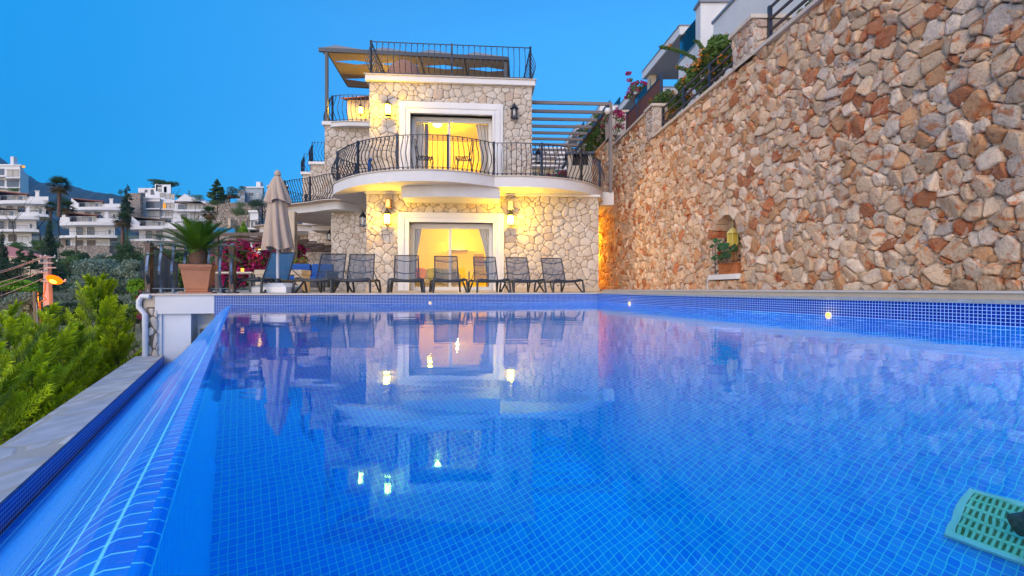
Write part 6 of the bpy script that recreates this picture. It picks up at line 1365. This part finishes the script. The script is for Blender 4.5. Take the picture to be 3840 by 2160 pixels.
for i,(x0,x1,y0,y1,Y,kd,lab) in enumerate(((-60,60,960,1060,44,'dark','dark green bushes behind the overhead wires at the left edge'),(120,260,975,1060,46,'dark','dark green bushes directly behind the street lamp'),(380,470,990,1060,40,'mid','green bushes between the olive trees and the fence'),(560,700,930,990,44,'pine','green pine tops behind the iron fence and the cycad'),(300,420,965,1000,60,'mid','yellowish scrub at the foot of the thin pole'),(540,640,1000,1090,20,'mid','green bush seen through the terrace fence bars'),(150,330,1130,1230,16,'dark','dark undergrowth behind the golden conifers'),(360,470,1110,1250,13,'dark','dark undergrowth right of the tallest golden conifer'))):
    tree(x0,x1,y0,y1,Y,lab,kd,n=3000,name='shrub',cat='shrub',size=None if Y>30 else .1,clumps=16)
for (x0,x1,y0,y1,Y,kd,lab) in ((195,330,955,1012,80,'mid','green scrub mass on the slope right of the utility pole top'),(320,480,968,1015,78,'dark','dark scrub mass on the slope under the wide green pine'),(205,245,790,815,107,'mid','green bushes at the foot of the tallest fan palm'),(175,215,822,870,104,'mid','dark shrubs between the left villas and the lower centre villa'),(440,500,800,850,128,'dark','dark trees right of the rear centre villa'),(455,500,850,935,108,'mid','bushes at the left side of the villa behind the cycad'),(140,230,935,975,92,'mid','bushes around the dark slim cypress'),(770,860,742,765,118,'dark','dark scrub under the ridge pines'),(690,790,800,870,96,'mid','bushes below the stepped villa complex'),(936,985,742,800,100,'dark','dark trees right of the gateposts'),(655,700,728,748,150,'mid','small bush on the roof terrace of the stepped complex'),(455,490,745,800,140,'dark','dark tree behind the rear centre villa roof'),(190,262,728,790,145,'dark','dark trees on the slope behind the tallest fan palm'),(440,475,705,750,160,'dark','dark tree on the skyline left of the stepped complex'),(100,200,760,830,140,'dark','dark trees between the two pairs of left villas'),(0,120,985,1050,44,'dark','dark green trees under the pale red roof')):
    tree(x0,x1,y0,y1,Y,lab,kd,n=1600,name='shrub',cat='shrub',clumps=12)
rs=random.Random(77); kinds=['mid','dark','olive','mid','pine']; n_sc=0
spots=[]; scr=[]
for i in range(400):
    Y=rs.uniform(26,100); px=rs.uniform(-60,860); py_=1083-gz((px-1920)/FPX*Y,Y)/Y*FPX; h=rs.uniform(1.4,3.4)*FPX/Y; w_=h*rs.uniform(.7,1.3)
    if py_<935 or py_>1120 or py_-h<880: continue
    if any(abs(px-a)<(w_+b)*.38 and abs(py_-c)<14 for a,b,c in spots): continue
    spots.append((px,w_,py_)); kd=kinds[i%5]
    t=tree(px-w_,px+w_,py_-h,py_+h*.15,Y,{'mid':'green scrub bush','dark':'dark green scrub bush','olive':'grey green scrub bush','pine':'deep green scrub bush'}[kd]+' among the many on the slope below the hillside villas',kd,n=900,name='scrub_bush',cat='shrub',clumps=8,size=max(.10,w_*2/FPX*Y*.05)); t['group']='scrub bushes on the slope'; scr.append((px,kd,t))
    if len(spots)>70: break
zones=((-100,60,'at the left picture edge'),(60,150,'below the pale red roof'),(150,215,'beside the utility pole'),(215,330,'below the rubble wall of the lower villa'),(330,440,'right of the thin wooden pole'),(440,560,'below the shaggy fan palm'),(560,700,'behind the terrace fence and cycad'),(700,1000,'behind the magenta bougainvillea'))
nm_={'mid':'green','dark':'dark green','olive':'grey green','pine':'deep green'}; ordn=['first','second','third','fourth','fifth','sixth','seventh','eighth','ninth','tenth','eleventh','twelfth','thirteenth','fourteenth','fifteenth','sixteenth','seventeenth','eighteenth']
for (z0_,z1_,zl) in zones:
    for kd in nm_:
        g_=sorted([q for q in scr if z0_<=q[0]<z1_ and q[1]==kd],key=lambda q:q[0])
        for i,q in enumerate(g_): q[2]['label']=('the only ' if len(g_)==1 else ordn[i]+' ')+nm_[kd]+' scrub bush '+('' if len(g_)==1 else 'from the left ')+zl
uc=[]; ru=random.Random(5)
for i in range(700):
    Y=ru.uniform(5,98); X=-ru.uniform(.42*Y+5.5,1.9*Y+14); r_=ru.uniform(.4,1.3)*(.5+Y/70); uc.append(((X,Y,gz(X,Y)+r_*.15),(r_,r_,r_*.55)))
tagp(leafcloud('undergrowth',uc,42000,.34,LM,None,99,tint=(.10,.15,.05)),'low green undergrowth covering the slope below the villas',None,None,'stuff')
# ---------------------------------------------------------------- golden conifers in front, behind the ledge
def spray_tree(px,py,Y,H,rad,lab,seed,nb=150):
    nb=int(nb*.62)
    rr=np.random.RandomState(seed); tp=P(px,py,Y); t=thing('golden_conifer',lab,'tree',(tp.x,Y,tp.z-H),group='yellow green conifers beside the flagstone ledge')
    MB().tube([(tp.x,Y,tp.z-H),(tp.x,Y,tp.z-H*.4),(tp.x,Y,tp.z-.05)],[.07,.04,.006],7).build('trunk',M['bark'],t)
    V=[];C_=[]
    for i in range(nb):
        f=(i+.5)/nb; f=f**.82; az=i*2.39996+rr.uniform(-.3,.3); z=tp.z-H*f*.98
        ln=(.12+rad*min(1,f*2.3)**.85)*rr.uniform(.75,1.12); el=rr.uniform(.75,1.15) if f<.3 else rr.uniform(.45,1.0)
        d=np.array([math.cos(az)*math.cos(el),math.sin(az)*math.cos(el),math.sin(el)]); o=np.array([tp.x,Y,z])
        # fan plane of the branch, twisted a little
        sd=np.cross(d,[0,0,1]); sd/=np.linalg.norm(sd); up=np.cross(sd,d); tw=rr.uniform(-1.1,1.1); pl=sd*math.cos(tw)+up*math.sin(tw)
        nt_=int(8+ln*15); b=rr.uniform(.8,1.2)
        for k in range(nt_):
            q=(k+1)/nt_; 
            if q<.22: continue
            p=o+d*ln*q+np.array([0,0,.10*ln*q*q])
            for s in (-1,1):
                tl=(.05+.19*ln*math.sin(math.pi*min(1,(1-q)*.9+.08)))*rr.uniform(.8,1.15); td=d*.75+pl*s*.62+rr.normal(size=3)*.10; td/=np.linalg.norm(td); pn=np.cross(td,pl); 
                nl=max(3,int(tl/.036)); js=np.arange(nl)/nl; c=p+td*tl*js[:,None]
                for s2 in (-1,1):
                    ld=td*.80+np.cross(td,pl+rr.normal(size=3)*.3)*s2*.5+pl*s2*.35; ld/=np.linalg.norm(ld); L_=(.088*(1-js*.55)+.006)[:,None]; w_=pl*.012
                    V.append(np.stack([c-w_,c+w_,c+ld*L_],1).reshape(-1,3)); 
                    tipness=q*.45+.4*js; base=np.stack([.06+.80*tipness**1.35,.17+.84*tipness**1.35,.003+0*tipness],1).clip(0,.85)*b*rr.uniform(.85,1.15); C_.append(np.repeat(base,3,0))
    V=np.concatenate(V); C_=np.concatenate(C_); np_mesh('foliage',V,np.arange(len(V)).reshape(-1,3),LM,t,col=C_); return t
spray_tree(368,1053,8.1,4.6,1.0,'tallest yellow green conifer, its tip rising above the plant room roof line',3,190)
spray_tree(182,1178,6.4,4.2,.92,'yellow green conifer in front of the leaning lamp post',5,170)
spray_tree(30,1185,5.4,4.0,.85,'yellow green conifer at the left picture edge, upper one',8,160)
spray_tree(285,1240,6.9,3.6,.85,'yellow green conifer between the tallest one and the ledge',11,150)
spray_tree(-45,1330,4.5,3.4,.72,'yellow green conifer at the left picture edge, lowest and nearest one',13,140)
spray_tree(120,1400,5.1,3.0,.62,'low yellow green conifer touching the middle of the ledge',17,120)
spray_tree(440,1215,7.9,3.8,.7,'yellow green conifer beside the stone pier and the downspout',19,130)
# ---------------------------------------------------------------- street lamp, poles and wires
Yp=19.0; lp=P(178,958,Yp); t=thing('utility_pole','concrete utility pole with white crossarms and an orange street lamp','utility pole',(lp.x,Yp,gz(lp.x,Yp)))
conc=mat('concrete_pole',(.42,.40,.40),.85,noise=(3,.2)); g_=P(200,1500,Yp)
MB().hexa([(lp.x-.14,Yp-.1,-5.5),(lp.x+.34,Yp-.1,-5.5),(lp.x+.34,Yp+.14,-5.5),(lp.x-.14,Yp+.14,-5.5)],[(lp.x-.09,Yp-.07,lp.z),(lp.x+.07,Yp-.07,lp.z),(lp.x+.07,Yp+.07,lp.z),(lp.x-.09,Yp+.07,lp.z)]).build('pole',conc,t)
for (x0,x1,y) in ((150,208,965),(146,200,986),(170,212,1004),(152,180,1022),(154,248,1054)): MB().bar(P(x0,y,Yp-.15),P(x1,y,Yp-.15),.035,.045).build('crossarm',conc,t)
for (x,y) in ((152,960),(170,958),(206,960),(148,981),(214,978),(156,1018),(245,1050)): q=P(x,y,Yp-.15); MB().lathe([(.0,-.03),(.03,-.02),(.02,0),(.03,.02),(.01,.04),(0,.05)],q,8).build('insulator',M['white_trim'],t)
c=P(203,1050,Yp-.7); MB().bar(P(185,1046,Yp-.1),c+Vector((0,0,.06)),.05,.05).build('lamp_arm',M['alu'],t)
T=Matrix.Translation(c)@Matrix.Rotation(-.15,4,'Y')@Matrix.Rotation(-.75,4,'X'); h_=MB(T).box(-.20,-.1,.03,.20,.1,.12).build('lamp_head',M['alu'],t,bevel=.03); MB(T).lathe([(.12,-.085),(.20,-.06),(.27,.02),(.27,.028)],(0,0,0),14).build('lamp_halo_ring',lamp_mat('sodium_halo',(1,.16,.004),2.2),h_); MB(T).lathe([(0,-.12),(.10,-.10),(.12,-.085)],(0,0,0),14).build('lamp_lens',M['sodium'],h_)  # outer ring is added and glows to imitate the orange halo round the lens
l=bpy.data.lights.new('street_light','POINT'); l.energy=200; l.color=(1,.22,.01); l.shadow_soft_size=.12; o=bpy.data.objects.new('street_light',l); C.objects.link(o); o.location=c-Vector((-.05,.5,.75))
MB().tube([P(170,1060,Yp-.2),P(168,1090,Yp-.2),P(162,1110,Yp-.2),P(172,1122,Yp-.2),P(160,1128,Yp-.2),P(150,1132,Yp-.2),P(152,1210,Yp-.2)],.025,6).build('cable_loop',mat('orange_cable',(.45,.16,.03),.6),t)
q=P(137,1092,Yp-1.5); t=thing('wooden_post','short wooden post with a metal conduit left of the concrete pole','post',(q.x,Yp-1.5,-5)); MB().tube([(q.x-.05,Yp-1.5,q.z),(q.x+.15,Yp-1.5,-5.4)],.075,10,).build('post',M['wood'],t); MB().tube([(q.x+.12,Yp-1.6,q.z-.45),(q.x+.28,Yp-1.6,-5.4)],.03,8).build('conduit',M['alu'],t)
wl=[((178,958),(-500,1085),'topmost overhead wire running left from the pole'),((176,963),(-500,1094),'second overhead wire, just under the topmost one'),((172,1000),(-500,1128),'third overhead wire, from the middle of the crossarms'),((176,1012),(-500,1152),'fourth overhead wire, under the third'),((160,1045),(-500,1208),'lowest overhead wire running left from the lamp')]
for (a,b,lab) in wl:
    A_=P(*a,Yp-.15); B_=P(*b,Yp-3); pts=[A_.lerp(B_,k/20)-Vector((0,0,.35*math.sin(math.pi*k/20))) for k in range(21)]; MB().tube(pts,.014,5).build('overhead_wire',M['alu'],None,label=lab,cat='wire',group='overhead wires from the utility pole')
for (y0,y1,lab) in ((1018,1036,'dark overhead wire running right from the pole in front of the olive tree'),(1056,1075,'lower dark overhead wire running right behind the tallest golden conifer')):
    A_=P(215,y0,Yp); B_=P(560,y1,Yp+6); pts=[A_.lerp(B_,k/20)-Vector((0,0,.2*math.sin(math.pi*k/20))) for k in range(21)]; MB().tube(pts,.012,5).build('overhead_wire',M['steel'],None,label=lab,cat='wire',group='overhead wires from the utility pole')
q=P(285,885,92); t=MB().tube([(q.x,92,q.z),(q.x+.1,92,P(288,978,92).z-2)],.16,8).build('thin_pole',M['wood'],None,label='thin wooden pole in front of the lower centre hillside villa',cat='pole')
q=P(709,716,160); t=thing('lattice_mast','small antenna mast on the ridge right of the stepped villa complex','mast',(q.x,160,q.z-4)); MB().tube([(q.x,160,q.z+.2),(q.x,160,q.z-8)],.15,6).build('mast',M['steel'],t); MB().bar((q.x-.8,160,q.z-.8),(q.x+.8,160,q.z-.8),.1,.1).build('antenna_arm',M['steel'],t)
# ---------------------------------------------------------------- bougainvillea and planting
def bougain(clumps,nl,nf,lab,fcol,seed,size=.06,fs=.05,name='bougainvillea',stems=(),g=None,leaf=(.10,.19,.03)):
    c0=Vector(clumps[0][0]); zb=min(c[0][2]-c[1][2] for c in clumps); t=thing(name,lab,'plant',(c0.x,c0.y,zb),group=g)
    leafcloud('foliage',clumps,nl,size,LM,t,seed,tint=leaf,aspect=.7)
    r=random.Random(seed); fc=[]
    for i in range(max(4,nf//22)):
        c=r.choice(clumps); a=r.uniform(0,6.28); e=r.uniform(-.6,1.2); fc.append(((c[0][0]+c[1][0]*math.cos(a)*math.cos(e)*.95,c[0][1]-abs(c[1][1]*math.sin(a)*math.cos(e))*.95,c[0][2]+c[1][2]*math.sin(e)*.95),(size*1.6,size*1.6,size*1.4)))
    leafcloud('blossoms',fc,nf,fs,FM,t,seed+1,tint=fcol,aspect=.85)
    m_=MB()
    for s in stems: m_.tube(s,.012,5)
    for c in clumps[:6]: m_.tube([(c0.x,c0.y,zb-.1),(c[0][0],c[0][1],c[0][2])],.012,4)
    m_.build('stems',M['bark'],t); return t
PINK=(.50,.015,.16); ORG=(.75,.28,.03)
def cl(lst,Y,d=.5): return [(tuple(P(px,py,Y+dy)),(r/FPX*Y,r/FPX*Y*.9,r/FPX*Y*.85)) for (px,py,r,dy) in lst]
bougain(cl([(830,960,26,0),(870,930,26,.3),(905,930,28,0),(880,985,34,0),(840,1010,34,0),(905,1020,36,0),(930,960,30,.3),(955,990,34,.3),(820,1050,28,0),(870,1060,30,0),(940,1050,30,.2)],17.5),5200,3600,'large magenta bougainvillea behind the blue lounger, left part of the hedge',PINK,5,.11,.10)
bougain(cl([(985,925,24,0),(1010,930,24,.3),(1000,975,30,0),(1060,940,28,.2),(1075,985,32,0),(1045,1010,30,0),(1120,935,24,0),(1125,975,26,.2),(1010,1030,28,0)],19.5),4600,2600,'magenta bougainvillea on the covered terrace behind the parasol pole',PINK,9,.11,.10)
bougain(cl([(560,1060,14,0),(520,1110,22,0),(540,1180,20,0),(500,1160,22,.3)],12.5),1800,130,'green creeper with a few magenta flowers below the terrace corner',PINK,15,.07,.05)
bougain([((c.x,c.y,c.z),r) for c,r in ((P(1110,985,16.1),(.18,.14,.14)),(P(1135,982,16.1),(.18,.14,.16)))],500,40,'yellow green plant in the orange trough by the farthest wall',PINK,18,.09,.06,name='trough_plant',leaf=(.22,.28,.03))
def onwall(px,py,off=.35):                   # point above the boulder wall line at a pixel
    s=(px-1760)/(5.2+off); Y=FPX/s; return (wx(Y)+off,Y,(1083-py)/s)
def wcl(lst,off=.35): return [(onwall(px,py,off),(r*(5.2+off)/(px-1760)*1.15,)*3) for px,py,r in lst]
bougain(wcl([(2690,170,34),(2730,165,30),(2660,210,30),(2700,215,34),(2740,220,30),(2640,255,28),(2680,265,32),(2600,300,26),(2560,320,24),(2640,330,26),(2560,370,26),(2530,400,24),(2600,270,22)]),5200,850,'orange flowering bougainvillea spilling over the iron railing on the boulder wall',ORG,21,.075,.06,
    stems=[])
def shoots(lines,lab,n,nf,fcol,seed,size=.05):
    c=[]
    for ln in lines:
        for (a,b) in zip(ln[:-1],ln[1:]):
            m_=max(2,int(math.hypot(b[0]-a[0],b[1]-a[1])/9))
            c+=[(a[0]+(b[0]-a[0])*k/m_,a[1]+(b[1]-a[1])*k/m_,6.5) for k in range(m_)]
    t=bougain(wcl(c,.3),n,nf,lab,fcol,seed,size,.045,stems=[[onwall(x,y,.3) for x,y in ln] for ln in lines]); return t
shoots([[(2650,270),(2600,215),(2560,195),(2520,183),(2470,174)],[(2660,240),(2640,190),(2620,160),(2600,150)],[(2700,220),(2760,180),(2785,140),(2790,118)],[(2620,300),(2570,260),(2530,250)],[(2720,190),(2700,150),(2715,135)]],'long arching bougainvillea shoots reaching out from the orange one',2600,120,ORG,22)
bougain(wcl([(2455,395,22),(2480,375,26),(2500,360,24),(2480,415,18),(2520,430,16),(2455,385,12)],.25),1500,380,'orange and pink blossoms hanging through the rails left of the wall railing',ORG,25,.06,.055)
bougain(wcl([(2375,330,14),(2360,360,12),(2395,335,12),(2410,320,10),(2390,310,8),(2365,300,7),(2358,275,5)],.3),900,520,'magenta bougainvillea sprig above the rust brown screen',PINK,27,.05,.05)
bougain(wcl([(2310,430,16),(2285,445,18),(2270,465,18),(2330,445,14),(2320,480,14)],-.05),800,620,'magenta bougainvillea hanging over the plastered pillar',PINK,29,.06,.055)
bougain(wcl([(2250,450,26),(2225,500,34),(2255,520,30),(2235,560,30),(2200,540,26),(2205,590,20),(2270,490,20),(2180,500,14)],.0),5200,260,'large green bush with pale blossoms beyond the end of the boulder wall',(.6,.45,.5),31,.09,.07,name='flowering_bush')
bougain(wcl([(3010,60,22),(3050,30,26),(3100,20,26),(2990,100,18),(2960,130,12),(3130,0,24),(3060,80,14)],.3),2200,160,'green vine with few flowers on the railing in the top right corner',ORG,33,.05,.035,name='climbing_vine',leaf=(.13,.22,.03))
bougain([((P(px,py,16.5)),(.14,.14,.14)) for px,py in ((2060,665),(2085,668),(2110,660),(2128,650),(2140,640))],700,420,'low magenta flowering plant on the balcony beside the barbecue',PINK,35,.06,.05)
bougain([((P(px,py,24)),(.7,.6,.5)) for px,py in ((2010,680),(2050,690),(2090,672),(1990,690))],1200,30,'green bushes between the balcony railing and the cream house',PINK,36,.10,.06,name='garden_bush')
# geranium in the niche trough
gp=Vector((wx(Yn)-.08,Yn,NZ0+.22)); t=thing('geranium','green geranium with one red flower growing in the niche trough','plant',gp); r=random.Random(4); m_=MB(); V=[];F=[];Cc=[]
for i in range(34):
    q=gp+Vector((r.uniform(-.14,.10),r.uniform(-.34,.30),0)); tp=q+Vector((r.uniform(-.10,.04),r.uniform(-.07,.07),r.uniform(.08,.36) if q.y<gp.y+.1 else r.uniform(.2,.5))); m_.tube([q,q.lerp(tp,.6)+Vector((0,0,.02)),tp],.004,4)
    nrm_=Vector((r.uniform(-.9,-.2),r.uniform(-.6,-.1),r.uniform(.2,.8))).normalized(); a=nrm_.orthogonal().normalized(); b=nrm_.cross(a); R_=r.uniform(.035,.060); n0=len(V); V.append(tp)
    for k in range(12): w_=R_*(1+.16*math.cos(k*math.pi)); V.append(tp+(a*math.cos(k*.5236)+b*math.sin(k*.5236))*w_+nrm_*.01)
    for k in range(12): F.append((n0,n0+1+k,n0+1+(k+1)%12))
    g=r.uniform(.7,1.3); Cc+=[(.03*g,.13*g,.03*g)]*13
m_.build('stems',M['bark'],t); np_mesh('leaves',np.array([tuple(v) for v in V]),np.array(F),LM,t,col=np.array(Cc))
leafcloud('red_flower',[((gp.x-.10,gp.y-.02,gp.z+.20),(.035,.035,.03))],80,.03,FM,t,5,tint=(.75,.01,.01),aspect=.9)

# ---------------------------------------------------------------- evening air between here and the mountains
hz=bpy.data.materials.new('evening_haze'); hz.use_nodes=True; N=hz.node_tree.nodes; K=hz.node_tree.links.new; N.clear()
pv=N.new('ShaderNodeVolumePrincipled'); pv.inputs['Density'].default_value=.00013; pv.inputs['Color'].default_value=(.12,.50,1,1); pv.inputs['Anisotropy'].default_value=0
oh=N.new('ShaderNodeOutputMaterial'); K(pv.outputs[0],oh.inputs['Volume'])
MB().box(-5200,-62,-10.5,1500,2500,1000).build('haze',hz,None,kind='stuff')

for o in list(bpy.data.objects):
    if o.type=='LIGHT' and o.data.type=='POINT': o.visible_camera=False
